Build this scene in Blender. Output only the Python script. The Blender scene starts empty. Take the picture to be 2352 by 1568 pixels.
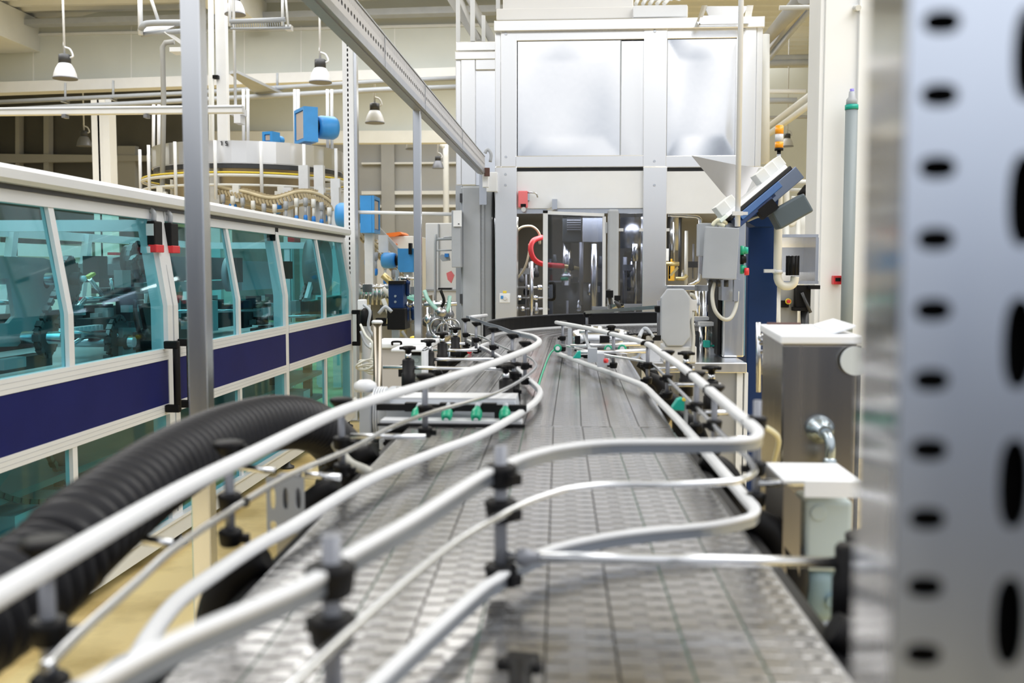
import bpy, math, random
from mathutils import Vector, Matrix
random.seed(7)
SC = bpy.context.scene
COL = SC.collection
PI = math.pi
# ---------------------------------------------------------------- camera
F = 2290.0                       # focal length in pixels of the 2352 px wide frame (35 mm lens)
CAMZ = 1.48
PITCH = math.atan(162 / F)
YAW = math.atan(144 / F * math.cos(PITCH))
FWD = Vector((-math.sin(YAW) * math.cos(PITCH), math.cos(YAW) * math.cos(PITCH), -math.sin(PITCH)))
RGT = Vector((math.cos(YAW), math.sin(YAW), 0))
UPV = RGT.cross(FWD)
cd = bpy.data.cameras.new('camera')
cam = bpy.data.objects.new('camera', cd)
COL.objects.link(cam)
cam.location = (0, 0, CAMZ)
cam.rotation_euler = (PI / 2 - PITCH, 0, YAW)
cd.sensor_width = 36.0
cd.lens = F / 2352 * 36.0
cd.clip_start = 0.02
cd.clip_end = 200
cd.dof.use_dof = True
cd.dof.focus_distance = 6.6
cd.dof.aperture_fstop = 3.6
SC.camera = cam
# ---------------------------------------------------------------- world, lights, exposure
W = bpy.data.worlds.new('world')
SC.world = W
W.use_nodes = True
wn = W.node_tree
wn.nodes.clear()
wo = wn.nodes.new('ShaderNodeOutputWorld')
wb = wn.nodes.new('ShaderNodeBackground')
wt = wn.nodes.new('ShaderNodeTexCoord')
wsx = wn.nodes.new('ShaderNodeSeparateXYZ')
wr = wn.nodes.new('ShaderNodeValToRGB')
wn.links.new(wt.outputs['Generated'], wsx.inputs[0])
wmr = wn.nodes.new('ShaderNodeMapRange')
wmr.inputs[1].default_value = -1
wmr.inputs[2].default_value = 1
wn.links.new(wsx.outputs[2], wmr.inputs[0])
wn.links.new(wmr.outputs[0], wr.inputs[0])
cr = wr.color_ramp
cr.elements[0].position = 0.28
cr.elements[0].color = (.055, .056, .060, 1)
cr.elements[1].position = 0.62
cr.elements[1].color = (1.05, 1.05, 1.05, 1)
for p_, c_ in ((.42, (.05, .053, .063)), (.49, (.15, .168, .205)), (.55, (.50, .54, .60))):
    e = cr.elements.new(p_); e.color = (*c_, 1)
# world dimmed behind-left near the horizon, added to darken the steel post's reflection
def wmap(src, a, b, c, d):
    n = wn.nodes.new('ShaderNodeMapRange'); n.inputs[1].default_value = a; n.inputs[2].default_value = b; n.inputs[3].default_value = c; n.inputs[4].default_value = d
    wn.links.new(src, n.inputs[0]); return n.outputs[0]
wfx = wmap(wsx.outputs[0], -.30, -.08, .38, 1.0); wfz = wmap(wsx.outputs[2], .08, .2, 0, 1.0)
wmx = wn.nodes.new('ShaderNodeMath'); wmx.operation = 'MAXIMUM'; wn.links.new(wfx, wmx.inputs[0]); wn.links.new(wfz, wmx.inputs[1])
wst = wn.nodes.new('ShaderNodeMath'); wst.operation = 'MULTIPLY'; wst.inputs[1].default_value = 1.15; wn.links.new(wmx.outputs[0], wst.inputs[0])
wn.links.new(wst.outputs[0], wb.inputs[1])
wn.links.new(wr.outputs[0], wb.inputs[0])
wb.inputs[1].default_value = 1.15
wn.links.new(wb.outputs[0], wo.inputs[0])
SC.view_settings.view_transform = 'Standard'
SC.view_settings.look = 'None'
SC.view_settings.exposure = 0.15
SC.view_settings.gamma = 1.0
SC.view_settings.use_curve_mapping = False
def area(name, loc, rot, sx, sy, power, col=(1, 1, 1)):
    l = bpy.data.lights.new(name, 'AREA')
    l.shape = 'RECTANGLE'; l.size = sx; l.size_y = sy; l.energy = power; l.color = col
    o = bpy.data.objects.new(name, l)
    COL.objects.link(o); o.location = loc; o.rotation_euler = rot
    return o
# rooflight lamps: added under the ceiling to brighten the hall, none known there
area('overhead_fill', (-5.0, 7.0, 6.85), (0, 0, 0), 4.5, 14, 560)
area('overhead_fill', (4.5, 6.0, 6.85), (0, 0, 0), 5.5, 13, 760)
area('overhead_fill', (-6.5, 16.6, 6.85), (0, 0, 0), 10, 4.0, 520)
area('overhead_fill', (-3.0, 32.0, 6.85), (0, 0, 0), 12, 4, 420)
area('overhead_fill', (2.5, 24.5, 6.85), (0, 0, 0), 5, 3, 170)
area('overhead_fill', (-4.5, 24.2, 6.85), (0, 0, 0), 7, 2.5, 260)

# ---------------------------------------------------------------- pixel -> place helpers (real depth given)
def ray(px, py):
    return (RGT * ((px - 1176) / F) + UPV * ((784 - py) / F) + FWD)
def PY(px, py, Y):
    r = ray(px, py); t = Y / r.y
    return Vector((r.x * t, Y, CAMZ + r.z * t))
def PZ(px, py, Z):
    r = ray(px, py); t = (Z - CAMZ) / r.z
    return Vector((r.x * t, r.y * t, Z))
def PX(px, py, X):
    r = ray(px, py); t = X / r.x
    return Vector((X, r.y * t, CAMZ + r.z * t))
def R(x0, y0, x1, y1, Y):
    """front rectangle at depth Y: returns xmin, xmax, zmin, zmax"""
    a = PY(x0, (y0 + y1) / 2, Y); b = PY(x1, (y0 + y1) / 2, Y)
    c = PY((x0 + x1) / 2, y0, Y); d = PY((x0 + x1) / 2, y1, Y)
    return a.x, b.x, d.z, c.z

# ---------------------------------------------------------------- materials
MATS = {}
def mat(name, col, rough=.5, metal=0.0, noise=0.0, nscale=8.0, stretch=(1, 1, 1), bump=0.0, spec=.5, rvar=0.0, coat=0.0, emit=0.0, col2=None):
    if name in MATS: return MATS[name]
    m = bpy.data.materials.new(name); m.use_nodes = True
    nt = m.node_tree; b = nt.nodes['Principled BSDF']
    b.inputs['Base Color'].default_value = (*col, 1)
    b.inputs['Roughness'].default_value = rough
    b.inputs['Metallic'].default_value = metal
    b.inputs['Specular IOR Level'].default_value = spec
    if coat: b.inputs['Coat Weight'].default_value = coat
    if emit:
        b.inputs['Emission Color'].default_value = (*col, 1); b.inputs['Emission Strength'].default_value = emit
    if noise or bump or rvar:
        tc = nt.nodes.new('ShaderNodeTexCoord'); mp = nt.nodes.new('ShaderNodeMapping')
        mp.inputs['Scale'].default_value = stretch
        nt.links.new(tc.outputs['Object'], mp.inputs[0])
        nz = nt.nodes.new('ShaderNodeTexNoise'); nz.inputs['Scale'].default_value = nscale; nz.inputs['Detail'].default_value = 5
        nt.links.new(mp.outputs[0], nz.inputs[0])
        if noise:
            r = nt.nodes.new('ShaderNodeValToRGB')
            c2 = col2 if col2 else tuple(c * (1 - noise) for c in col)
            r.color_ramp.elements[0].position = .35; r.color_ramp.elements[1].position = .65
            r.color_ramp.elements[0].color = (*c2, 1); r.color_ramp.elements[1].color = (*col, 1)
            nt.links.new(nz.outputs[0], r.inputs[0]); nt.links.new(r.outputs[0], b.inputs['Base Color'])
        if rvar:
            r = nt.nodes.new('ShaderNodeMapRange')
            r.inputs[3].default_value = max(0.02, rough - rvar); r.inputs[4].default_value = rough + rvar
            nt.links.new(nz.outputs[0], r.inputs[0]); nt.links.new(r.outputs[0], b.inputs['Roughness'])
        if bump:
            bp = nt.nodes.new('ShaderNodeBump'); bp.inputs['Strength'].default_value = bump; bp.inputs['Distance'].default_value = .01
            nt.links.new(nz.outputs[0], bp.inputs['Height']); nt.links.new(bp.outputs[0], b.inputs['Normal'])
    MATS[name] = m
    return m
def glass(name, tint, refl=.08, alpha_tint=1.0):
    m = bpy.data.materials.new(name); m.use_nodes = True
    nt = m.node_tree; nt.nodes.clear()
    o = nt.nodes.new('ShaderNodeOutputMaterial'); t = nt.nodes.new('ShaderNodeBsdfTransparent'); g = nt.nodes.new('ShaderNodeBsdfGlossy')
    t.inputs[0].default_value = (*tint, 1); g.inputs['Roughness'].default_value = .03; g.inputs[0].default_value = (1, 1, 1, 1)
    mx = nt.nodes.new('ShaderNodeMixShader'); fr = nt.nodes.new('ShaderNodeLayerWeight'); fr.inputs[0].default_value = .5
    mr = nt.nodes.new('ShaderNodeMath'); mr.operation = 'MULTIPLY_ADD'; mr.inputs[1].default_value = .13; mr.inputs[2].default_value = refl
    pw = nt.nodes.new('ShaderNodeMath'); pw.operation = 'POWER'; pw.inputs[1].default_value = 3.0
    nt.links.new(fr.outputs['Facing'], pw.inputs[0]); nt.links.new(pw.outputs[0], mr.inputs[0])
    nt.links.new(mr.outputs[0], mx.inputs[0]); nt.links.new(t.outputs[0], mx.inputs[1]); nt.links.new(g.outputs[0], mx.inputs[2])
    nt.links.new(mx.outputs[0], o.inputs[0])
    MATS[name] = m
    return m
STEEL = mat('brushed_steel', (.68, .70, .735), .22, 1, nscale=30, stretch=(1, 1, .06), rvar=.06)
STEELW = mat('bright_sheet_steel', (.93, .935, .945), .27, 1)
STEELM = mat('polished_sheet_steel', (.93, .93, .94), .13, 1, nscale=2.2, stretch=(1.1, 1.1, .5), bump=.22)
STEELD = mat('dark_steel', (.42, .43, .45), .32, 1, nscale=30, stretch=(1, 1, .1), rvar=.08)
GREYP = mat('grey_painted_steel', (.40, .43, .475), .42, 0, noise=.08, nscale=6)
GREYB = mat('blue_grey_enclosure_paint', (.46, .55, .585), .4, 0, noise=.06, nscale=6)
POSTG = mat('grey_plastic_rod', (.20, .21, .24), .4, .3)
BACKING = mat('rail_backing_steel', (.27, .30, .35), .3, .6)
ALU = mat('aluminium_profile', (.73, .755, .79), .36, .12, noise=.05, nscale=12, stretch=(1, .2, 1))
WHITEP = mat('white_paint', (.80, .825, .865), .45, 0, noise=.03, nscale=5)
WHITEPL = mat('white_plastic', (.64, .655, .68), .38, 0, noise=.05, nscale=14)
CREAM = mat('cream_paint', (.74, .755, .745), .55, 0, noise=.04, nscale=3)
CREAMW = mat('cream_wall_panel', (.62, .65, .62), .6, 0, noise=.05, nscale=1.2)
TAUPE = mat('taupe_wall_panel', (.37, .375, .37), .6, 0, noise=.06, nscale=1.2)
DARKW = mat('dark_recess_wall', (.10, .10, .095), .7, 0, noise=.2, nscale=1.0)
COLW = mat('column_white_paint', (.82, .84, .86), .5, 0, noise=.03, nscale=2)
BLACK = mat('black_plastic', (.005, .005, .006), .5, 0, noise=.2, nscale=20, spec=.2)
RUBBER = mat('black_hose_rubber', (.013, .013, .016), .42, 0, noise=.2, nscale=30, spec=.35)
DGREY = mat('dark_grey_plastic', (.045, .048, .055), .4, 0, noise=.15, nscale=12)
NAVY = mat('navy_panel', (.012, .016, .105), .5, 0, noise=.12, nscale=5, spec=.08)
NAVYM = mat('navy_machine_paint', (.006, .028, .11), .4, 0, noise=.12, nscale=6, spec=.25)
BLUE = mat('sky_blue_motor_paint', (.05, .33, .80), .4, 0, noise=.1, nscale=6)
BLUEV = mat('blue_plastic', (.02, .22, .70), .4, 0)
GREEN = mat('green_plastic', (.005, .34, .19), .35, 0, noise=.1, nscale=20)
GREENT = mat('teal_green_plastic', (.0, .36, .29), .4, 0)
RED = mat('red_plastic', (.68, .03, .04), .4, 0, noise=.1, nscale=15)
PINK = mat('faded_red_plastic', (.85, .20, .22), .45, 0)
ORANGE = mat('orange_lamp_plastic', (.95, .36, .01), .3, 0)
ORANGEP = mat('orange_paint', (.93, .22, .03), .45, 0)
YELLOW = mat('yellow_plastic', (.80, .62, .05), .45, 0)
YBRASS = mat('pale_brass', (.62, .52, .26), .35, .7, noise=.1, nscale=10)
TAN = mat('tan_plastic_chain', (.60, .52, .34), .55, 0, noise=.2, nscale=12)
TEALP = mat('teal_painted_steel', (.17, .22, .235), .4, .1, noise=.12, nscale=5)
TEALD = mat('dark_machine_steel', (.035, .043, .048), .4, .3, noise=.2, nscale=8)
BROWN = mat('brown_rubber', (.12, .06, .05), .6)
GREENL = mat('green_belt_edge', (.03, .42, .24), .5)
GREENDK = mat('dark_green_wear_strip', (.02, .10, .065), .6)
SCREEN = mat('lit_display', (.55, .65, .7), .2)
GLASS = glass('tinted_cyan_glass', (.53, .84, .88), .035)
GLASSD = glass('smoky_clear_panel', (.62, .64, .70), .06)
GLASSC = glass('clear_bottle_plastic', (.85, .9, .92), .1)
def belt_mat():
    m = bpy.data.materials.new('conveyor_slat_steel'); m.use_nodes = True
    nt = m.node_tree; b = nt.nodes['Principled BSDF']
    b.inputs['Metallic'].default_value = .85
    tc = nt.nodes.new('ShaderNodeTexCoord')
    mp = nt.nodes.new('ShaderNodeMapping'); mp.inputs['Scale'].default_value = (26, 26.2, 1)
    vo = nt.nodes.new('ShaderNodeTexVoronoi'); vo.inputs['Scale'].default_value = .8
    nz = nt.nodes.new('ShaderNodeTexNoise'); nz.inputs['Scale'].default_value = 5; nz.inputs['Detail'].default_value = 3
    nt.links.new(tc.outputs['Object'], mp.inputs[0]); nt.links.new(mp.outputs[0], vo.inputs[0]); nt.links.new(tc.outputs['Object'], nz.inputs[0])
    r = nt.nodes.new('ShaderNodeValToRGB')
    r.color_ramp.elements[0].position = .3; r.color_ramp.elements[1].position = .72
    r.color_ramp.elements[0].color = (.29, .286, .284, 1); r.color_ramp.elements[1].color = (.40, .40, .41, 1)
    nt.links.new(nz.outputs[0], r.inputs[0]); nt.links.new(r.outputs[0], b.inputs['Base Color'])
    mr = nt.nodes.new('ShaderNodeMapRange'); mr.inputs[3].default_value = .12; mr.inputs[4].default_value = .27
    nt.links.new(nz.outputs[0], mr.inputs[0]); nt.links.new(mr.outputs[0], b.inputs['Roughness'])
    MATS['belt'] = m
    return m
BELT = belt_mat()
BELTH = mat('slat_hinge_steel', (.27, .266, .266), .27, .85)
def floor_mat():
    m = bpy.data.materials.new('cream_epoxy_floor'); m.use_nodes = True
    nt = m.node_tree; b = nt.nodes['Principled BSDF']
    tc = nt.nodes.new('ShaderNodeTexCoord'); n1 = nt.nodes.new('ShaderNodeTexNoise'); n1.inputs['Scale'].default_value = 1.6; n1.inputs['Detail'].default_value = 8
    nt.links.new(tc.outputs['Object'], n1.inputs[0])
    r = nt.nodes.new('ShaderNodeValToRGB')
    r.color_ramp.elements[0].position = .36; r.color_ramp.elements[1].position = .55
    r.color_ramp.elements[0].color = (.50, .36, .13, 1); r.color_ramp.elements[1].color = (.86, .68, .33, 1)
    nt.links.new(n1.outputs[0], r.inputs[0]); nt.links.new(r.outputs[0], b.inputs['Base Color'])
    b.inputs['Roughness'].default_value = .35
    MATS['floor'] = m
    return m
FLOOR = floor_mat()

# ---------------------------------------------------------------- mesh builder
ORIGIN = {}
class MB:
    def __init__(s): s.v = []; s.f = []; s.sm = []; s.mi = []; s.cur = 0
    def _add(s, vs, fs, smooth=False):
        n = len(s.v); s.v += [Vector(v) for v in vs]
        for f in fs: s.f.append([n + i for i in f]); s.sm.append(smooth); s.mi.append(s.cur)
        return s
    def box(s, lo, hi):
        (a, b, c), (d, e_, g) = lo, hi
        if a > d: a, d = d, a
        if b > e_: b, e_ = e_, b
        if c > g: c, g = g, c
        return s._add([(a, b, c), (d, b, c), (d, e_, c), (a, e_, c), (a, b, g), (d, b, g), (d, e_, g), (a, e_, g)],
                      [(0, 3, 2, 1), (4, 5, 6, 7), (0, 1, 5, 4), (1, 2, 6, 5), (2, 3, 7, 6), (3, 0, 4, 7)])
    def cbox(s, c, d, rot=None):
        x, y, z = d[0] / 2, d[1] / 2, d[2] / 2
        vs = [Vector(p) for p in [(-x, -y, -z), (x, -y, -z), (x, y, -z), (-x, y, -z), (-x, -y, z), (x, -y, z), (x, y, z), (-x, y, z)]]
        if rot is not None: vs = [rot @ v for v in vs]
        c = Vector(c)
        return s._add([v + c for v in vs], [(0, 3, 2, 1), (4, 5, 6, 7), (0, 1, 5, 4), (1, 2, 6, 5), (2, 3, 7, 6), (3, 0, 4, 7)])
    def prect(s, x0, y0, x1, y1, Y, D):
        """box whose front face covers that rectangle at depth Y, D deep"""
        a, b, c, d = R(x0, y0, x1, y1, Y)
        return s.box((a, Y, c), (b, Y + D, d))
    def tube(s, pts, r, n=10, cap=True, closed=False):
        pts = [Vector(p) for p in pts]
        N = len(pts); rs = r if isinstance(r, (list, tuple)) else [r] * N
        base = len(s.v); prev = None
        for i, p in enumerate(pts):
            if closed: t = pts[(i + 1) % N] - pts[i - 1]
            else: t = pts[min(i + 1, N - 1)] - pts[max(i - 1, 0)]
            if t.length < 1e-9: t = Vector((0, 0, 1))
            t.normalize()
            if prev is None:
                a = Vector((0, 0, 1)) if abs(t.z) < .9 else Vector((1, 0, 0))
                u = t.cross(a).normalized()
            else:
                u = prev - t * prev.dot(t)
                if u.length < 1e-6: u = t.orthogonal()
                u.normalize()
            prev = u; w = t.cross(u)
            for k in range(n):
                an = 2 * PI * k / n
                s.v.append(p + (u * math.cos(an) + w * math.sin(an)) * rs[i])
        M = N if closed else N - 1
        for i in range(M):
            j = (i + 1) % N
            for k in range(n):
                k2 = (k + 1) % n
                s.f.append([base + i * n + k, base + i * n + k2, base + j * n + k2, base + j * n + k]); s.sm.append(True); s.mi.append(s.cur)
        if cap and not closed:
            s.f.append([base + k for k in range(n)][::-1]); s.sm.append(False); s.mi.append(s.cur)
            s.f.append([base + (N - 1) * n + k for k in range(n)]); s.sm.append(False); s.mi.append(s.cur)
        return s
    def cyl(s, a, b, r, n=14): return s.tube([a, b], r, n)
    def lathe(s, c, prof, axis=(0, 0, 1), n=20):
        """prof: list of (r, h) along axis from point c"""
        ax = Vector(axis).normalized(); c = Vector(c)
        return s._lathe(c, prof, ax, n)
    def _lathe(s, c, prof, ax, n):
        u = ax.orthogonal().normalized(); w = ax.cross(u); base = len(s.v)
        for r, h in prof:
            for k in range(n):
                an = 2 * PI * k / n
                s.v.append(c + ax * h + (u * math.cos(an) + w * math.sin(an)) * max(r, 1e-5))
        for i in range(len(prof) - 1):
            sm = True
            for k in range(n):
                k2 = (k + 1) % n
                s.f.append([base + i * n + k, base + i * n + k2, base + (i + 1) * n + k2, base + (i + 1) * n + k]); s.sm.append(sm); s.mi.append(s.cur)
        s.f.append([base + k for k in range(n)][::-1]); s.sm.append(False); s.mi.append(s.cur)
        s.f.append([base + (len(prof) - 1) * n + k for k in range(n)]); s.sm.append(False); s.mi.append(s.cur)
        return s
    def prism(s, poly, ext):
        """closed planar polygon (3D points) extruded by vector ext"""
        n = len(poly); ext = Vector(ext); p = [Vector(q) for q in poly]
        fs = [list(range(n))[::-1], list(range(n, 2 * n))] + [[i, (i + 1) % n, n + (i + 1) % n, n + i] for i in range(n)]
        return s._add(p + [q + ext for q in p], fs)
    def sweep(s, pts, prof, smooth=False, closed=False):
        """profile (a to the right of travel, b up) swept along a path"""
        pts = [Vector(p) for p in pts]; N = len(pts); m = len(prof); base = len(s.v)
        for i, p in enumerate(pts):
            t = pts[min(i + 1, N - 1)] - pts[max(i - 1, 0)]; t.z = 0
            t.normalize(); sd = Vector((t.y, -t.x, 0))
            for a, b in prof: s.v.append(p + sd * a + Vector((0, 0, b)))
        for i in range(N - 1):
            for k in range(m):
                k2 = (k + 1) % m
                s.f.append([base + i * m + k, base + (i + 1) * m + k, base + (i + 1) * m + k2, base + i * m + k2]); s.sm.append(smooth); s.mi.append(s.cur)
        s.f.append([base + k for k in range(m)]); s.sm.append(False); s.mi.append(s.cur)
        s.f.append([base + (N - 1) * m + k for k in range(m)][::-1]); s.sm.append(False); s.mi.append(s.cur)
        return s
    def holes(s, o, u, w, U, Wd, hs, th=.002):
        """flat plate from o along unit u (length U) and w (length Wd) with rectangular rounded holes hs=[(cu,cw,hu,hw)] in disjoint u-cells sorted into rows;
        cells: each hole owns a strip [cu-cell/2, cu+cell/2] x its column band (c0,c1) given as 5th/6th"""
        o = Vector(o); u = Vector(u); w = Vector(w)
        def P(a, b): return o + u * a + w * b
        for (cu, cw, hu, hw, a0, a1, b0, b1) in hs:
            n = 16; ring = []
            for k in range(n):
                an = 2 * PI * (k + .5) / n
                c, sn = math.cos(an), math.sin(an)
                q = 2.6 if min(hu, hw) > 0 else 2
                rr = (abs(c) ** q + abs(sn) ** q) ** (-1 / q)
                ring.append((cu + c * rr * hu / 2, cw + sn * rr * hw / 2, an))
            outer = []
            for (a, b, an) in ring:
                c, sn = math.cos(an), math.sin(an)
                tx = ((a1 - cu) / c if c > 0 else (a0 - cu) / c) if abs(c) > 1e-6 else 1e9
                ty = ((b1 - cw) / sn if sn > 0 else (b0 - cw) / sn) if abs(sn) > 1e-6 else 1e9
                t = min(tx, ty); outer.append((cu + c * t, cw + sn * t))
            corners = [(a1, b1), (a0, b1), (a0, b0), (a1, b0)]
            vs = [P(a, b) for a, b, _ in ring] + [P(a, b) for a, b in outer] + [P(a, b) for a, b in corners]
            fs = []
            for k in range(n):
                k2 = (k + 1) % n
                fs.append([k, n + k, n + k2, k2])
            # corner triangles
            for ci, (ca, cb) in enumerate(corners):
                best = None
                for k in range(n):
                    k2 = (k + 1) % n
                    A, B = outer[k], outer[k2]
                    if (abs(A[0] - ca) < 1e-6 and abs(B[1] - cb) < 1e-6) or (abs(A[1] - cb) < 1e-6 and abs(B[0] - ca) < 1e-6):
                        if abs(A[0] - B[0]) > 1e-6 and abs(A[1] - B[1]) > 1e-6: best = (k, k2)
                if best: fs.append([n + best[0], 2 * n + ci, n + best[1]])
            s._add(vs, fs)
            # hole walls
            nn = u.cross(w).normalized() * -th
            s._add([P(a, b) for a, b, _ in ring] + [P(a, b) + nn for a, b, _ in ring], [[k, (k + 1) % n, n + (k + 1) % n, n + k] for k in range(n)], True)
        return s
    def build(s, name, mats, parent=None, bevel=0, kind=None):
        me = bpy.data.meshes.new(name)
        org = ORIGIN.get(parent.name, Vector()) if parent else Vector()
        me.from_pydata([tuple(v - org) for v in s.v], [], s.f)
        if not isinstance(mats, (list, tuple)): mats = [mats]
        for m in mats: me.materials.append(m)
        me.polygons.foreach_set('use_smooth', s.sm)
        me.polygons.foreach_set('material_index', s.mi)
        me.update()
        o = bpy.data.objects.new(name, me); COL.objects.link(o)
        if parent: o.parent = parent
        ORIGIN[o.name] = org
        if kind: o['kind'] = kind
        if bevel:
            b = o.modifiers.new('bevel', 'BEVEL'); b.width = bevel; b.segments = 2; b.limit_method = 'ANGLE'; b.angle_limit = .7
        return o
def tag(o, label, cat, group=None):
    o['label'] = label; o['category'] = cat
    if group: o['group'] = group
    return o
def thing(name, label, cat, base, group=None):
    o = bpy.data.objects.new(name, None); COL.objects.link(o); o.location = base
    o.empty_display_size = .05
    ORIGIN[o.name] = Vector(base)
    return tag(o, label, cat, group)
def dup(root, loc, label, group=None, rotz=None, scale=None):
    r = root.copy(); COL.objects.link(r); r.location = loc; r['label'] = label
    if group: r['group'] = group
    if rotz is not None: r.rotation_euler = (0, 0, rotz)
    if scale: r.scale = (scale,) * 3
    def rec(a, b):
        for ch in list(a.children):
            if ch == b: continue
            c = ch.copy(); COL.objects.link(c); c.parent = b
            rec(ch, c)
    rec(root, r)
    return r
def spline(pts, step=6):
    """Catmull-Rom through points"""
    pts = [Vector(p) for p in pts]; out = []
    P = [pts[0] * 2 - pts[1]] + pts + [pts[-1] * 2 - pts[-2]]
    for i in range(1, len(P) - 2):
        a, b, c, d = P[i - 1:i + 3]
        for k in range(step):
            t = k / step
            out.append(.5 * ((2 * b) + (c - a) * t + (2 * a - 5 * b + 4 * c - d) * t * t + (3 * b - a - 3 * c + d) * t ** 3))
    out.append(pts[-1])
    return out
def struct(o): o['kind'] = 'structure'; return o
RZ = lambda a: Matrix.Rotation(a, 3, 'Z')
RX = lambda a: Matrix.Rotation(a, 3, 'X')
RY = lambda a: Matrix.Rotation(a, 3, 'Y')
# ================================================================ the hall
struct(MB().box((-22, -1.5, -.12), (12, 44, 0)).build('floor', FLOOR))
c = MB(); prof = []
y = 2.0
while y < 43:
    prof += [(y, 7.08), (y + .22, 7.08), (y + .28, 7.0), (y + .42, 7.0)]; y += .48
vs = []; fs = []
for (yy, zz) in prof: vs += [(-22, yy, zz), (12, yy, zz)]
for i in range(len(prof) - 1): fs.append((2 * i, 2 * i + 1, 2 * i + 3, 2 * i + 2))
c._add(vs, fs)
struct(c.build('ceiling', CREAM))
struct(MB().box((-22, 36, 0), (12, 36.3, 7)).build('wall_back', TAUPE))
struct(MB().box((10.5, 9, 0), (10.8, 36, 7)).build('wall_right', CREAMW))
struct(MB().box((-17.0, 8, 0), (-16.7, 36, 7)).build('wall_left', CREAMW))
# slanting plane of the drop wall above the first bay
BA = Vector((-2.4, 20.4, 0)); BN = Vector((.13, 1, 0)).normalized()
def PB(px, py, off=0.0, A=BA, N=BN):
    r = ray(px, py); o = Vector((0, 0, CAMZ)); a = A + N * off
    t = (a - o).dot(N) / r.dot(N)
    return o + r * t
def slab(mb, pts, depth, off=0.0, A=BA, N=BN):
    return mb.prism([PB(x, y, off, A, N) for x, y in pts], N * depth)
m = MB(); slab(m, [(-250, 212), (1420, 150), (1420, -60), (-250, -30)], .2)
struct(m.build('wall_upper', CREAMW))
m = MB()
for x in (75, 300, 560, 690, 905): slab(m, [(x, 190), (x + 3, 190), (x + 3, 60), (x, 60)], .01, -.008)
slab(m, [(-250, 90), (1420, 52), (1420, 46), (-250, 84)], .05, -.05)
struct(m.build('trim_1', CREAM))
m = MB(); slab(m, [(-250, 222), (1420, 162), (1420, 142), (-250, 196)], .35, -.3)
struct(m.build('trim_2', WHITEP))
# second drop wall further back
CA = Vector((-2.4, 27.5, 0))
m = MB(); slab(m, [(430, 300), (1300, 300), (1300, 120), (430, 120)], .2, 0, CA)
struct(m.build('wall_middle', CREAMW))
m = MB(); slab(m, [(430, 330), (1300, 326), (1300, 298), (430, 302)], .35, -.3, CA)
struct(m.build('trim_3', CREAM))
# dark mezzanine recess on the left
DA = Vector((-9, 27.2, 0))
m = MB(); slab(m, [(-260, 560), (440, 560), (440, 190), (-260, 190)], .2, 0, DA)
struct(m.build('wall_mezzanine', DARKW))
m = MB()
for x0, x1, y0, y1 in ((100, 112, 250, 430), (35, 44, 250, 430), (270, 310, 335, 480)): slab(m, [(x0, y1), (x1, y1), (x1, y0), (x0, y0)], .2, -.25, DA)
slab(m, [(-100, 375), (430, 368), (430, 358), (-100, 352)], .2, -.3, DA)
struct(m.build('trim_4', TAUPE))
# wall posts and rails on the taupe back wall
m = MB()
for x0, x1, y0, y1 in ((830, 1120, 438, 446), (830, 1120, 470, 476), (830, 1120, 372, 376)): m.prect(x0, y0, x1, y1, 35.8, .2)
struct(m.build('trim_5', CREAM))
m = MB()
for x0, x1 in ((876, 906), (1750, 1762), (1845, 1851)): m.prect(x0, 320, x1, 560, 35.75, .25)
struct(m.build('trim_6', TAUPE))
m = MB().prect(1700, 155, 2080, 560, 24, .2)
struct(m.build('wall_side', CREAMW))
# roof beams
m = MB().box((-13.6, 9, 6.28), (-11.75, 21.7, 6.98)); struct(m.build('trim_7', CREAM))
m = MB().box((-7.0, 12, 6.45), (-6.35, 20.6, 6.98)); struct(m.build('trim_8', CREAM))
m = MB(); slab(m, [(55, 56), (1300, 22), (1300, 6), (55, 44)], .3, -.6); struct(m.build('trim_9', GREYP))
# columns
def column(n, x0, x1, y0, Y, D, m_, extra=None):
    a, b, c_, d = R(x0, y0, x1, 900, Y)
    mb = MB(); mb.box((a, Y, 0), (b, Y + .02, d)); mb.box((a, Y + D - .02, 0), (b, Y + D, d)); mb.box(((a + b) / 2 - .02, Y, 0), ((a + b) / 2 + .02, Y + D, d))
    if extra: extra(mb, a, b, Y)
    return struct(mb.build('column_%d' % n, m_))
column(1, 218, 250, 222, 20.6, .3, COLW, lambda mb, a, b, Y: mb.box((b - .06, Y - .02, 0), (b + .09, Y + .3, 4.9)))
MB_ = MB(); a, b, c_, d = R(1888, -60, 1998, 900, 8.0)
MB_.box((a, 8.0, 0), (b - .02, 8.36, 6.98)); MB_.box((b - .12, 7.96, 0), (b, 8.4, 6.98)); MB_.box((a - .035, 8.02, 0), (a + .05, 8.40, 6.98))
struct(MB_.build('column_2', COLW, bevel=.006))
column(3, 1874, 1890, -40, 9.6, .3, CREAM)

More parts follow.
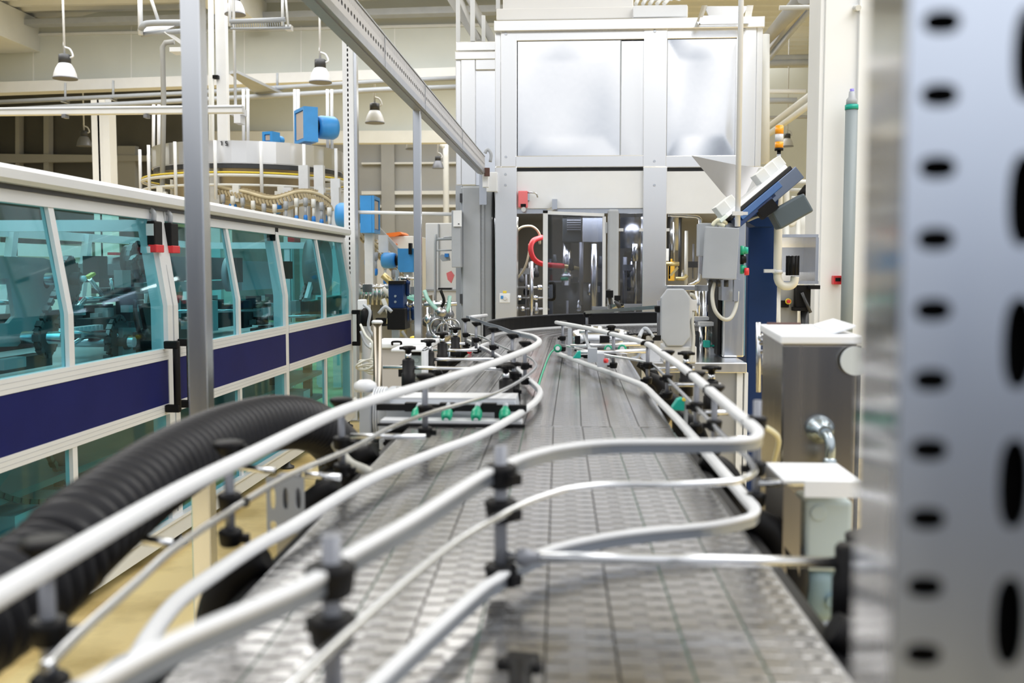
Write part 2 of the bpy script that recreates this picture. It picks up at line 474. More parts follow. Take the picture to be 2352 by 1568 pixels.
# ---------------------------------------------------------------- lamps
def lamp(px, py, dia_px, Y, label, col=WHITEPL, cord_top=7.06):
    """py = lower rim of the bell"""
    p = PY(px, py, Y); r = dia_px / F * Y / 2
    t = thing('bell_lamp', label, 'lamp', p, 'bell lamps of the hall')
    m = MB(); m.lathe(p, [(r, 0), (r * .99, r * .1), (r * .93, r * .45), (r * .78, r * .85), (r * .58, r * 1.2), (r * .42, r * 1.35)], n=24)
    m.build('lamp_shade', col, t)
    m = MB(); m.lathe(p, [(r * 1.04, -r * .06), (r * 1.04, r * .06)], n=24); m.build('rim', POSTG, t)
    m = MB(); m.lathe(p, [(r * .52, r * 1.32), (r * .52, r * 2.0), (r * .44, r * 2.06)], n=18); m.build('ballast_housing', DGREY, t)
    h = p.z + r * 2.05
    m = MB(); m.tube(spline([p + Vector((r * .35, 0, r * 1.75)), p + Vector((r * .75, 0, r * 1.9)), p + Vector((r * .5, 0, r * 2.5)), p + Vector((0, 0, r * 2.75)), p + Vector((0, 0, r * 3.4))], 5), r * .09, 8)
    m.tube([p + Vector((0, 0, r * 2.0)), (p.x, p.y, cord_top)], r * .10, 8)
    m.build('cord', WHITEPL, t)
    return t
lamp(150, 180, 53, 17.5, 'white bell lamp hanging highest, between the cream roof beam and the overhead tray')
lamp(736, 189, 50, 17.5, 'white bell lamp hanging between the white pole and the overhead cable duct')
lamp(861, 282, 43, 23.5, 'white bell lamp with black top, hanging in the bay beyond the overhead cable duct')
lamp(948, 342, 32, 29, 'smaller white bell lamp half hidden behind the slim steel post of the duct')
lamp(1808, 336, 27, 23.0, 'small white bell lamp hanging behind the orange beacon')
lamp(540, 33, 46, 14.5, 'white bell lamp cut by the top frame edge beside the white pole')
lamp(194, 335, 34, 24.5, 'dark bell lamp hanging in the shaded recess beside the white column', POSTG)
lamp(1006, 386, 26, 33, 'dark bell lamp on a bent wall arm above the pale drain pipe', POSTG)

# ---------------------------------------------------------------- overhead pipes and rails
def pipe(name, pts, r, m_, label, cat='pipe', group=None, n=10, smooth=False):
    mb = MB(); mb.tube(spline(pts, 6) if smooth else pts, r, n)
    return tag(mb.build(name, m_), label, cat, group)
pipe('overhead_pipe', [PB(-200, 244, -1.2), PB(430, 214, -1.2), PB(870, 187, -1.2), PB(1080, 178, -1.2)], .045, GREYP, 'upper one of two long grey pipes under the cream drop wall', group='twin pipes under the drop wall')
pipe('overhead_pipe', [PB(-200, 262, -1.5), PB(300, 238, -1.5), PB(870, 206, -1.5), PB(1080, 199, -1.5)], .05, GREYP, 'lower one of two long grey pipes under the cream drop wall', group='twin pipes under the drop wall')
for x, y0, y1, w in ((150, 190, 232, 'beside the roof beam'), (260, 185, 226, 'beside the brown conduit'), (637, 168, 202, 'beside the white pole')):
    m = MB(); m.tube([PB(x, y0, -1.2), PB(x, y1, -1.2)], .025, 8)
    for k in (0, 1): m.box(PB(x - 4, y1 - 3 + 4 * k, -1.3), PB(x + 4, y1 + 3 + 4 * k, -1.05))
    tag(m.build('pipe_hanger', GREYP), 'short grey pipe hanger under the drop wall, %s' % w, 'hanger', 'pipe hangers')
m = MB()
a, b, c_, d = R(-150, 244, 556, 262, 11.5); m.box((a, 11.5, c_), (b, 11.6, d))
t = tag(m.build('lighting_rail', WHITEP, bevel=.01), 'long white rail crossing the hall above the glass machine guard', 'rail')
m = MB()
for x in (145, 333): m.prect(x - 4, 262, x + 4, 270, 11.48, .1)
m.build('rail_clip', POSTG, t)
m = MB().prect(-150, 248, 556, 250, 11.49, .02); m.build('groove', GREYP, t)
pipe('hanging_conduit', [PY(372, 480, 12.5), PY(376, 230, 12.5), PY(373, 108, 12.5), PY(380, 98, 12.5), PY(400, 96, 12.5)], .032, TAUPE, 'brown upright conduit bending over just below the overhead tray', 'conduit')
for x in (352, 364, 560, 570, 678, 686, 753, 763):
    pipe('hanging_rod', [PY(x, 372, 13.6), PY(x + (1 if x < 500 else -1), 205 if x > 400 else 240, 13.6)], .022, WHITEP, 'thin white rod hanging down to the round gripper ring, paired with one beside it', 'rod', 'rods holding the gripper ring')
# tray of the left pole
t = thing('overhead_tray', 'short grey overhead cable tray on hangers beside the square steel post', 'cable tray', PY(400, 70, 11.5))
m = MB(); m.tube(spline([PY(322, 72, 11.5), PY(328, 60, 11.4), PY(350, 53, 11.4), PY(470, 52, 11.4)], 5), .035, 8); m.tube([PY(325, 80, 11.5), PY(352, 76, 11.5), PY(440, 70, 11.3)], .03, 8); m.build('tray_edge', GREYP, t)
m = MB(); m.prism([PY(326, 78, 11.5), PY(378, 74, 11.5), PY(424, 54, 11.8), PY(340, 55, 11.8)], (0, 0, .02)); m.build('tray_base', STEELD, t)
m = MB(); m.tube([PY(323, 80, 11.45), PY(321, -20, 11.45)], .03, 8); m.tube([PY(365, 52, 11.45), PY(338, -30, 11.45)], .02, 8); m.build('hanger', WHITEP, t)
m = MB(); m.prism([PY(376, 74, 11.4), PY(382, 70, 11.4), PY(428, 100, 11.4), PY(424, 108, 11.4)], (0, .05, 0)); m.prect(389, 108, 432, 118, 11.4, .2); m.build('brace', WHITEP, t)
t = thing('wire_tray', 'pale wire cable tray hanging beside the thick white pole', 'cable tray', PY(600, 55, 12))
m = MB(); m.tube([PY(528, 50, 12), PY(655, 45, 12)], .03, 8); m.tube([PY(530, 66, 12), PY(668, 64, 12)], .015, 8)
for k in range(24): m.tube([PY(532 + k * 5.2, 49, 12), PY(534 + k * 5.2, 64, 12)], .006, 5)
m.build('wire_basket', GREYP, t)
m = MB(); m.tube([PY(649, 60, 12), PY(649, -20, 12)], .018, 8); m.tube([PY(662, 60, 12), PY(655, -20, 12)], .014, 6); m.tube([PY(528, 60, 12), PY(528, -20, 12)], .02, 8); m.build('hanger', WHITEP, t)
m = MB(); m.prect(655, 56, 668, 68, 12, .1); m.build('end_box', WHITEP, t)
m = MB(); m.prism([PB(527, 170, -3), PB(545, 168, -3), PB(660, 222, -1.0), PB(605, 228, -1.0)], (0, 0, .05))
tag(m.build('cable_ladder', GREYP), 'wide grey cable ladder running back under the drop wall', 'cable tray')
m = MB(); m.tube([PY(541, 250, 13.1), (PY(541, 250, 13.1).x, 13.1, 7.05)], .02, 8); m.prect(527, 248, 556, 263, 13, .2); m.prect(537, 263, 552, 282, 13, .2)
tag(m.build('junction_box', WHITEP), 'small white junction box beside the white pole above the ring', 'junction box')
t = thing('white_pole', 'thick white pole standing directly behind the square steel post', 'pole', (PY(505, 400, 15.3).x, 15.3, 0))
m = MB(); a, b, c_, d = R(498, -60, 522, 600, 15.3); m.box((a, 15.3, 0), (b, 15.42, 6.9)); m.build('shaft', WHITEP, t, bevel=.01)
m = MB(); m.tube([PY(490, 600, 15.25), PY(486, -50, 15.25)], .03, 8); m.tube([PY(484, 600, 15.3), PY(480, -50, 15.3)], .018, 6); m.build('conduit', CREAM, t)
m = MB(); m.prect(488, 172, 500, 180, 15.22, .08); m.build('pipe_clip', BLACK, t)
# back right pipes
def bpipe(pts, r, m_, label, **k): return pipe('wall_pipe', pts, r, m_, label, **k)
bpipe([PY(1755, 299, 16), PY(1880, 205, 13)], .05, CREAM, 'upper of two cream pipes slanting up to the white column', group='slanting cream pipes')
bpipe([PY(1752, 318, 16), PY(1880, 226, 13)], .045, CREAM, 'lower of two cream pipes slanting up to the white column', group='slanting cream pipes')
bpipe([PY(1750, 210, 17), PY(1850, 210, 17)], .04, WHITEP, 'short white horizontal pipe between the steel machine top and white column')
bpipe([PY(1750, 270, 18), PY(1880, 268, 18)], .03, TAUPE, 'thin brown horizontal pipe crossing behind the slanting pipes')
bpipe([PY(1765, 134, 19), PY(1890, 131, 19)], .06, GREYP, 'grey pipe below the cable trays, upper of a pair', group='grey pipe pair beneath the cable trays')
bpipe([PY(1765, 145, 19), PY(1890, 143, 19)], .06, GREYP, 'grey pipe below the cable trays, lower of a pair', group='grey pipe pair beneath the cable trays')
bpipe([PY(1765, 231, 17), PY(1830, 231, 17)], .05, GREYP, 'short thick grey pipe stub behind the machine edge')
bpipe([PY(1757, 375, 11), PY(1757, 80, 11)], .05, CREAM, 'upright cream pipe along the side edge of the steel machine')
for k, (xa, ya, xb, yb, r, mm, lb) in enumerate([(1755, 100, 1850, -10, .09, TAUPE, 'brown'), (1764, 118, 1862, -10, .05, STEELD, 'dark steel'), (1768, 136, 1885, -10, .08, GREYP, 'grey rungs')]):
    m = MB(); A, B_ = PY(xa, ya, 15), PY(xb, yb, 10)
    if k == 2:
        u = Vector((.05, 0, .12))
        m.tube([A, B_], .03, 8); m.tube([A + u * 1.6, B_ + u * 1.6], .03, 8)
        for q in range(14): p = A.lerp(B_, q / 13); m.tube([p, p + u * 1.6], .015, 6)
    else: m.tube([A, B_], r, 8)
    tag(m.build('cable_tray', mm), 'overhead %s cable tray sloping up beside the steel machine' % lb, 'cable tray', 'trays beside the steel machine')
bpipe([PY(1790, 18, 9.5), PY(1870, 17, 9.5), PY(1972, 18, 7.9)], .022, CREAM, 'cream rail pipe at the top of the white column')
t = thing('pipe_fittings', 'cluster of cream pipe bends and valves beside the white column', 'pipe', PY(1840, 480, 12))
m = MB()
m.tube(spline([PY(1808, 480, 12), PY(1808, 430, 12), PY(1816, 419, 12), PY(1880, 418, 12)], 5), .03, 10)
m.tube([PY(1805, 437, 12.1), PY(1880, 437, 12.1)], .025, 8); m.tube([PY(1800, 490, 12), PY(1880, 486, 12)], .03, 8); m.tube([PY(1818, 455, 11.9), PY(1880, 455, 11.9)], .025, 8)
m.tube([PY(1834, 460, 12), (PY(1834, 460, 12).x, 12, .01)], .03, 8); m.tube([PY(1808, 480, 12), (PY(1808, 480, 12).x, 12, .01)], .03, 8); m.tube(spline([PY(1800, 480, 12), PY(1806, 505, 12), PY(1818, 515, 12), PY(1826, 505, 12)], 5), .035, 8)
m.build('pipe_run', CREAM, t)
m = MB(); m.tube([PY(1838, 452, 11.9), PY(1856, 430, 11.9)], .05, 8); m.tube([PY(1848, 428, 11.9), PY(1860, 440, 11.9)], .04, 8); m.build('valve_handle', BLACK, t)
m = MB(); m.lathe(PY(1850, 560, 12.5), [(.25, -1.78), (.3, -.25), (.3, .2), (.22, .32), (.05, .36)], n=20)
tag(m.build('white_vessel', CREAM), 'rounded cream vessel behind the navy column', 'vessel')
# drain pipe on column, call box
t = thing('drain_pipe', 'grey upright drain pipe with green ring fixed to the white column', 'pipe', PY(1957, 755, 7.85))
m = MB(); q_ = PY(1956, 250, 7.85); m.tube([(q_.x, 7.85, .01), q_], .046, 16); m.build('tube', mat('pvc_grey', (.22, .26, .28), .45), t)
m = MB(); m.tube([PY(1956, 252, 7.85), PY(1956, 241, 7.85)], .05, 16); m.build('ring', GREENT, t)
m = MB(); m.lathe(PY(1956, 241, 7.85), [(.042, 0), (.04, .04), (.025, .06), (.022, .10)], n=14); m.build('neck', GREYP, t)
m = MB(); m.tube([PY(1957, 214, 7.85), PY(1957, 204, 7.85)], .016, 12); m.build('cap', mat('violet_cap', (.25, .22, .7), .4), t)
t = thing('call_point', 'small red alarm call box on the white column', 'alarm box', PY(1924, 642, 7.94))
m = MB().prect(1915, 633, 1935, 653, 7.93, .07); m.build('housing', RED, t, bevel=.004)
m = MB().prect(1919, 638, 1931, 646, 7.925, .01); m.build('window', BLACK, t)
m = MB(); m.tube(spline([PY(1026, 722, 34), PY(1024, 360, 34), PY(1022, 340, 34), PY(1014, 330, 34)], 4), .1, 8)
tag(m.build('downpipe', CREAM), 'pale downpipe on the taupe back wall', 'pipe')
# ================================================================ conveyors
BZ = 1.05
PITCHS = .0381
def slat(mb, p, t, n, w, L):
    """one slat: plate with raised centre hinge teeth; p centre of leading edge, t along, n across (right)"""
    def V(a, b, z): return p + n * a + t * b + Vector((0, 0, z))
    h = w / 2 - .0012; g = .0011
    # main plate in three strips: solid sides, toothed middle
    zt = 0; zb = -.004; z2 = -.0006
    a_, b_ = -w * .17, w * .09
    for (a0, a1) in ((-h, a_), (b_, h)):
        mb.cur = 0
        mb._add([V(a0, g, z2), V(a1, g, z2), V(a1, .004, zt), V(a0, .004, zt), V(a1, L - g - .002, zt), V(a0, L - g - .002, zt), V(a1, L - g, zb), V(a0, L - g, zb)],
                [(0, 1, 2, 3), (3, 2, 4, 5), (5, 4, 6, 7)])
    mb._add([V(a_, L * .58, zt), V(b_, L * .58, zt), V(b_, L * .98, zt), V(a_, L * .98, zt), V(a_, L * .55, zb), V(b_, L * .55, zb)], [(0, 1, 2, 3), (4, 5, 1, 0)])
    mb.cur = 1
    mb._add([V(a_, 0, -.0008), V(b_, 0, -.0008), V(b_, L * .58, -.0008), V(a_, L * .58, -.0008)], [(0, 1, 2, 3)])
    d0, d1 = w * .24, w * .38
    mb._add([V(d0, g, .0002), V(d1, g, .0002), V(d1, L * .2, .0002), V(d0, L * .2, .0002)], [(0, 1, 2, 3)])
    mb._add([V(-h, 0, -.006), V(h, 0, -.006), V(h, L, -.006), V(-h, L, -.006)], [(0, 1, 2, 3)])
LW = .08
def near_axis(y): return -.014 - .0157 * y
near = thing('near_conveyor', 'wide slatted steel conveyor table of nine lanes with green wear strips', 'conveyor', (0, 1.6, 0))
dirn = Vector((-.0157, 1, 0)).normalized(); nrm = Vector((dirn.y, -dirn.x, 0))
Y0, Y1 = .72, 2.735
for k in range(-5, 4):
    mb = MB(); y = Y0 + random.random() * .03
    while y < Y1 - .015:
        slat(mb, Vector((near_axis(y) + LW * (k + .5), y, BZ)), dirn, nrm, LW, PITCHS); y += PITCHS
    mb.build('chain_lane', [BELT, BELTH], near)
mb = MB()
for k in (-4, -3, -1, 2, 3):
    a, b = near_axis(Y0) + LW * k, near_axis(Y1) + LW * k
    mb.prism([(a - .0012, Y0, BZ - .005), (a + .0012, Y0, BZ - .005), (b + .0012, Y1, BZ - .005), (b - .0012, Y1, BZ - .005)], (0, 0, .0035))
mb.build('wear_strip', GREENDK, near)
mb = MB()
for k, s in ((-5, -1), (4, 1)):
    a, b = near_axis(Y0) + LW * k, near_axis(Y1) + LW * k
    mb.prism([(a, Y0, BZ - .012), (a + s * .012, Y0, BZ - .012), (a + s * .012, Y0, BZ - .15), (a, Y0, BZ - .15)], (b - a, Y1 - Y0, 0))
mb.build('side_frame', STEELD, near)
for k, s in ((-5, -1), (4, 1)):
    mb = MB(); a, b = near_axis(Y0) + LW * k + s * .012, near_axis(Y1) + LW * k + s * .012
    mb.prism([(a, Y0, BZ - .02), (a + s * .03, Y0, BZ - .03), (a + s * .055, Y0, BZ - .11), (a + s * .045, Y0, BZ - .11), (a + s * .022, Y0, BZ - .04), (a, Y0, BZ - .03)], (b - a, Y1 - Y0, 0)); mb.build('side_skirt', BLACK, near)
mb = MB()
a, b = near_axis(Y0), near_axis(Y1)
mb.prism([(a - .39, Y0, BZ - .012), (a + .31, Y0, BZ - .012), (b + .31, Y1, BZ - .012), (b - .39, Y1, BZ - .012)], (0, 0, -.06))
mb.build('bed', BLACK, near)
for x, y in ((-.40, 1.0), (.26, 1.0), (-.40, 2.4), (.26, 2.4)):
    m = MB(); m.box((x - .025, y - .025, .03), (x + .025, y + .025, BZ - .15)); m.lathe((x, y, 0), [(.045, 0), (.045, .012), (.02, .03)], n=14); m.build('leg', STEEL, near)
# far conveyor: ten straight lanes then a right-hand bend
far = thing('far_conveyor', 'slatted steel conveyor of ten lanes bending away in front of the filling machine', 'conveyor', (-.14, 4.6, 0))
CY, RO, XL = 6.4, 1.70, -.54
CXC = XL + RO
def far_path(off):
    """centre line at distance off from the outer (left) edge"""
    pts = []; y = 2.74; r = RO - off
    L1 = CY - y; arc = r * PI / 2; L2 = .66
    return L1, arc, L2, r
def far_pt(off, s):
    L1, arc, L2, r = far_path(off)
    if s < L1: return Vector((XL + off, 2.74 + s, BZ)), Vector((0, 1, 0))
    if s < L1 + arc:
        a = (s - L1) / r
        return Vector((CXC - r * math.cos(a), CY + r * math.sin(a), BZ)), Vector((math.sin(a), math.cos(a), 0))
    return Vector((CXC + s - L1 - arc, CY + r, BZ)), Vector((1, 0, 0))
for k in range(10):
    off = LW * (k + .5); L1, arc, L2, r = far_path(off)
    mb = MB(); s = random.random() * .012 + (.26 if k < 4 else 0)
    while s < L1 + arc + L2 - .04:
        p, t = far_pt(off, s); slat(mb, p, t, Vector((t.y, -t.x, 0)), LW, PITCHS); s += PITCHS
    mb.build('chain_lane', [BELT, BELTH], far)
# left stub of the lanes in front of the cover runs on at the same level
mb = MB()
ed = [far_pt(0, s)[0] for s in [i * .08 for i in range(9, 85)] if s < sum(far_path(0)[:3])]
mb.sweep(ed, [(-.012, -.012), (0, -.012), (0, -.16), (-.012, -.16)])
ed2 = [far_pt(.8, s)[0] for s in [i * .08 for i in range(0, 85)] if s < sum(far_path(.8)[:3])]
mb.sweep(ed2, [(0, -.008), (.012, -.008), (.012, -.16), (0, -.16)])
mb.build('side_frame', STEEL, far)
mb = MB(); mb.sweep([far_pt(.4, s)[0] for s in [i * .08 for i in range(0, 80)] if s < sum(far_path(.4)[:3])], [(-.39, -.014), (.39, -.014), (.39, -.08), (-.39, -.08)]); mb.build('bed', BLACK, far)
for x, y in ((-.5, 3.6), (.23, 3.2), (-.5, 5.6), (.23, 5.4), (.3, 7.6)):
    m = MB(); m.box((x - .025, y - .025, .03), (x + .025, y + .025, BZ - .16)); m.lathe((x, y, 0), [(.045, 0), (.045, .012), (.02, .03)], n=14); m.build('leg', STEEL, far)
# green wear strip along the seam
mb = MB(); mb.tube(spline([PZ(1236, 888, BZ + .003), PZ(1245, 858, BZ + .003), PZ(1262, 815, BZ + .003), PZ(1272, 803, BZ + .003), PZ(1285, 795, BZ + .006)], 5), .0035, 6); mb.build('guide_cord', GREENL, far)
# black curved side guard
g = thing('curved_guard', 'black curved rubber guard wall along the far outer edge of the conveyor bend', 'guard', far_pt(-.03, 4.0)[0])
pts = [far_pt(-.02, s)[0] for s in [3.55 + i * .08 for i in range(42)]]
mb = MB(); mb.sweep(pts, [(-.018, .012), (-.005, .012), (-.005, .095), (-.018, .095)]); mb.build('guard_strip', BLACK, g)
mb = MB(); mb.sweep(pts, [(-.024, .095), (.0, .095), (.0, .103), (-.024, .103)]); mb.build('top_edge', DGREY, g)
mb = MB(); mb.sweep(pts, [(-.02, -.01), (.02, -.01), (.02, .012), (-.02, .012)]); mb.build('wear_rail', WHITEPL, g)
# ================================================================ guide rails
ZT, ZM, ZL = BZ + .165, BZ + .085, BZ + .03
def rot_to(d):
    d = Vector((d.x, d.y, 0)); return math.atan2(d.y, d.x)
BEAD = [(0, -.0085), (.009, -.0085), (.0125, -.005), (.0135, .001), (.0115, .006), (.007, .009), (-.003, .009), (-.0055, .0075), (-.0055, .002), (0, .002)]
STRIP = [(-.004, -.0115), (0, -.0115), (0, .006), (-.004, .006)]
def rail(parent, name, pts, mats=(WHITEPL, BACKING), bead=True, strip=True):
    if bead: o = MB().sweep(pts, BEAD, True).build(name, mats[0], parent)
    else: o = MB().sweep(pts, STRIP).build(name, mats[1], parent); return o
    MB().sweep(pts, STRIP).build('metal_backing', mats[1], o)
    return o
def clamp(mb, p, ang=0.0, s=1.0, flat=False):
    if flat: mb.lathe(p - Vector((0, 0, .010 * s)), [(.012 * s, 0), (.014 * s, .004 * s), (.022 * s, .012 * s), (.024 * s, .016 * s), (.023 * s, .020 * s), (.016 * s, .022 * s)], n=16)
    else: mb.lathe(p - Vector((0, 0, .013 * s)), [(.013 * s, 0), (.016 * s, .003 * s), (.018 * s, .018 * s), (.019 * s, .022 * s), (.015 * s, .026 * s)], n=14)
    r = RZ(ang)
    mb.cbox(p + r @ Vector((.014, 0, -.001)) * s, (Vector((.028, .014, .012)) * s), r)
def post(parent, p, zl, zt, zs, ang, s=1.0, stub=.0):
    """upright rod with a black clamp at each rail; ang = direction towards the rail"""
    m = MB(); m.tube([(p.x, p.y, zl - .012), (p.x, p.y, zt + stub)], .0075 * s, 12)
    o = m.build('upright_rod', POSTG, parent)
    for i, z in enumerate(zs):
        c = MB(); clamp(c, Vector((p.x, p.y, z)), ang, s, i == 0 and stub < .01); c.build('clamp', BLACK, o)
    return o
def star_knob(mb, p, r=.022, ax=(0, 0, 1)):
    ax = Vector(ax).normalized()
    mb.lathe(p, [(r * .42, -.02), (r * .45, -.004), (r * .8, 0), (r, .004), (r, .009), (r * .7, .013)], ax, 18)
    u = ax.orthogonal().normalized(); w = ax.cross(u)
    for k in range(5):
        a = 2 * PI * k / 5; mb.lathe(p + (u * math.cos(a) + w * math.sin(a)) * r * .95, [(r * .3, 0), (r * .34, .004), (r * .3, .010)], ax, 10)
def holder(parent, p, z0, h, knob=True):
    """black bracket block that holds a cross rod, knob on top"""
    m = MB(); m.lathe((p.x, p.y, z0), [(.026, 0), (.026, h * .55), (.023, h * .56), (.023, h * .95), (.018, h)], n=16); o = m.build('bracket_post', BLACK, parent)
    if knob:
        k = MB(); k.tube([(p.x, p.y, z0 + h), (p.x, p.y, z0 + h + .02)], .012, 10); k.build('stud', STEEL, o)
        k = MB(); star_knob(k, Vector((p.x, p.y, z0 + h + .035)), .026); k.build('knob', BLACK, o)
    return o
def zpath(px, z): return spline([PZ(x, y, z) for x, y in px], 6)
A_TOP = [(-90, 1412), (0, 1360), (190, 1250), (400, 1130), (560, 1050), (790, 940), (985, 880), (1110, 841), (1185, 813), (1222, 797), (1237, 784), (1225, 774), (1207, 769), (1186, 765)]
A_STRIP = [(1196, 767), (1182, 764), (1148, 751), (1120, 743), (1098, 735), (1072, 727)]
A_LOW = [(250, 1640), (289, 1551), (339, 1461), (406, 1379), (497, 1312), (587, 1253), (677, 1203), (842, 1104), (995, 1039), (1097, 1001), (1174, 960), (1219, 930), (1235, 912), (1238, 900), (1232, 889), (1212, 871), (1184, 846), (1133, 812), (1074, 782)]
A_MID = [(100, 1535), (194, 1443), (316, 1334), (406, 1255), (565, 1149), (677, 1086), (813, 1027), (893, 984), (995, 945), (1122, 909), (1186, 879), (1225, 850), (1230, 834), (1209, 817), (1174, 805), (1135, 788), (1105, 773), (1074, 767)]
B_TOP = [(1279, 740), (1344, 752), (1405, 766), (1470, 783), (1497, 794), (1518, 809), (1575, 848), (1650, 911), (1700, 954), (1733, 981), (1746, 998), (1738, 1012), (1697, 1020), (1590, 1022), (1400, 1024), (1290, 1036), (1210, 1056), (1165, 1075), (1110, 1100), (950, 1203), (800, 1290), (700, 1358), (400, 1490), (180, 1610)]
B_LOW = [(1284, 812), (1380, 848), (1464, 879), (1488, 893), (1512, 917), (1560, 965), (1620, 1034), (1710, 1138), (1737, 1170), (1735, 1186), (1712, 1197), (1632, 1213), (1472, 1229), (1366, 1245), (1270, 1268), (1190, 1304), (1150, 1335), (1110, 1360), (1000, 1457), (880, 1568), (800, 1650)]
B_MID = [(1287, 791), (1392, 815), (1470, 828), (1500, 839), (1518, 854), (1575, 911), (1620, 956), (1668, 1007), (1712, 1046), (1732, 1074), (1730, 1086), (1710, 1098), (1680, 1106), (1560, 1112), (1410, 1112), (1320, 1121), (1270, 1133), (1191, 1163), (1073, 1228), (955, 1317), (797, 1454), (640, 1600)]
ga = thing('guide_rail', 'long white guide rail beside the hose, hooking back at its far end', 'guide rail', (-.4, 2, BZ))
gb = thing('guide_rail', 'white guide rail that turns in a sharp loop across the belt', 'guide rail', (.2, 2.4, BZ))
rail(ga, 'top_rail', zpath(A_TOP, ZT)); rail(ga, 'top_strip', zpath(A_STRIP, ZT), bead=False)
rail(ga, 'bottom_rail', zpath(A_LOW, ZL))
MB().tube(zpath(A_MID, ZM), .0052, 10).build('middle_rod', STEEL, ga)
rail(ga, 'end_rail', [PZ(1078, 728, ZT + .004), PZ(1116, 724, ZT + .004)]); rail(ga, 'end_rail', [PZ(1079, 803, ZL), PZ(1119, 789, ZL)])
rail(gb, 'top_rail', zpath(B_TOP, ZT)); rail(gb, 'bottom_rail', zpath(B_LOW, ZL))
n = len(B_MID); MB().tube(spline([PZ(x, y, ZM + .035 * min(1, max(0, (i - 6) / 4))) for i, (x, y) in enumerate(B_MID)], 6), .0052, 10).build('middle_rod', STEEL, gb)
PA = {}
for i, (x, y) in enumerate([(128, 1262), (540, 1030), (795, 926), (985, 868), (1187, 806), (1212, 790), (1182, 772), (1137, 757), (1098, 744), (1073, 735)]):
    p = PZ(x, y, ZT); off = Vector((-.010, 0, 0))
    p += off
    PA[i] = p
    zs = [ZT, ZM, ZL] if i not in (4,) else [ZT - .01, ZM, ZL]
    post(ga, p, ZL, ZT, zs, 0.0, 1.0 if i < 4 else .95)
PBk = {}
for i, (x, y) in enumerate([(1288, 741), (1342, 751), (1404, 766), (1482, 789), (1527, 812), (1592, 862), (1632, 895), (1727, 972)]):
    p = PZ(x, y, ZT) + Vector((.010, .004, 0)); PBk[i] = p
    post(gb, p, ZL, ZT, [ZT, ZM, ZL], PI, .95, .04 if i == 7 else 0)
for i, (x, y, zc) in enumerate([(1150, 1092, ZT - .004), (762, 1330, ZT - .004)]):
    p = PZ(x, y, zc); PBk[10 + i] = p
    post(gb, p, ZL, ZT + .004, [zc, ZM + (.03), ZL - .002], -PI / 4 + (PI if i else 0), 1.18, .032)
# white end blocks of the loops
m = MB(); star_knob(m, PZ(1195, 1535, ZL - .005), .02); m.tube([PZ(1195, 1535, ZL), PZ(1195, 1640, ZL - .02)], .012, 10); m.build('clamp_knob', BLACK, gb)
# cross rod of the near upright out to the right hand bracket
p0 = PBk[10] + Vector((.0, 0, 0)); z = PZ(1160, 1278, 1.1).z
a = PY(1165, 1278, p0.y); b = PY(1948, 1292, p0.y)
m = MB(); m.tube([a, b], .0075, 12); o = m.build('cross_rod', STEEL, gb)
m = MB(); m.lathe(a + Vector((.012, 0, 0)), [(.009, 0), (.012, .004), (.012, .016), (.008, .02), (.008, .03)], (1, 0, 0), 14); m.build('rod_end', POSTG, o)
m = MB(); m.lathe(b - Vector((0, 0, .09)), [(.02, 0), (.02, .07), (.017, .075), (.017, .11), (.013, .115)], n=14); m.build('bracket_post', BLACK, gb)
# left side cross rods with black holders
for (x0, y0, x1, y1, hx, zz) in ((880, 843, 1160, 848, 938, None), (960, 825, 1134, 825, 985, None), (995, 804, 1096, 804, 1016, None), (1020, 789, 1068, 789, 1046, None)):
    p1 = PZ(x1, y1, BZ + .07); p0 = PY(x0, y0, p1.y)
    m = MB(); m.tube([p0, p1], .007, 10); m.build('cross_rod', STEEL, ga)
    h = PY(hx, (y0 + y1) / 2, p1.y); holder(ga, h, h.z - .085, .12)
for (x0, y0, x1, y1) in ((806, 1001, 978, 1003), (548, 1072, 632, 1082), (330, 1240, 398, 1248), (700, 1090, 782, 1096)):
    p1 = PZ(x1, y1, BZ + .06); p0 = PY(x0, y0, p1.y)
    m = MB(); m.tube([p0, p1], .0065, 10); m.build('cross_rod', STEEL, ga)
for (x, y) in ((1162, 850), (1178, 842)):
    h = PZ(x, 960, BZ); holder(ga, PZ(x, y + 90, BZ - .02), BZ - .02, .10)
# right side cross rods
for i, zz in ((3, ZM - .01), (4, ZM - .02), (5, ZL + .04), (6, ZM - .03), (7, ZL + .03)):
    p = PBk[i]
    m = MB(); m.tube([(p.x, p.y, zz), (p.x + (.17 if i < 5 else .10), p.y, zz)], .007, 10); m.build('cross_rod', STEEL, gb)
    if i < 5: holder(gb, Vector((p.x + .14, p.y, 0)), zz - .10, .115)
# black bracket arms below the rails, both sides
def arm(parent, p, s):
    pts = [p + Vector((s * a, 0, b)) for a, b in ((.0, .03), (.05, .0), (.075, -.06), (.07, -.13), (.03, -.19), (-.03, -.21))]
    m = MB(); pts = spline(pts, 4)
    m.tube(pts, [.02 + .014 * math.sin(PI * i / (len(pts) - 1)) for i in range(len(pts))], 10)
    return m.build('support_arm', BLACK, parent)
for y in (1.05, 1.45, 1.95, 2.35): arm(near, Vector((near_axis(y) - .425, y, BZ - .03)), -1)
for y in (1.2, 1.75, 2.3): arm(near, Vector((near_axis(y) + .345, y, BZ - .03)), 1)
for y in (3.7, 4.3, 4.9, 5.5): arm(far, Vector((-.58, y, BZ - .03)), -1)
for y in (3.0, 3.5, 4.1, 4.7): arm(far, Vector((.30, y, BZ - .03)), 1)
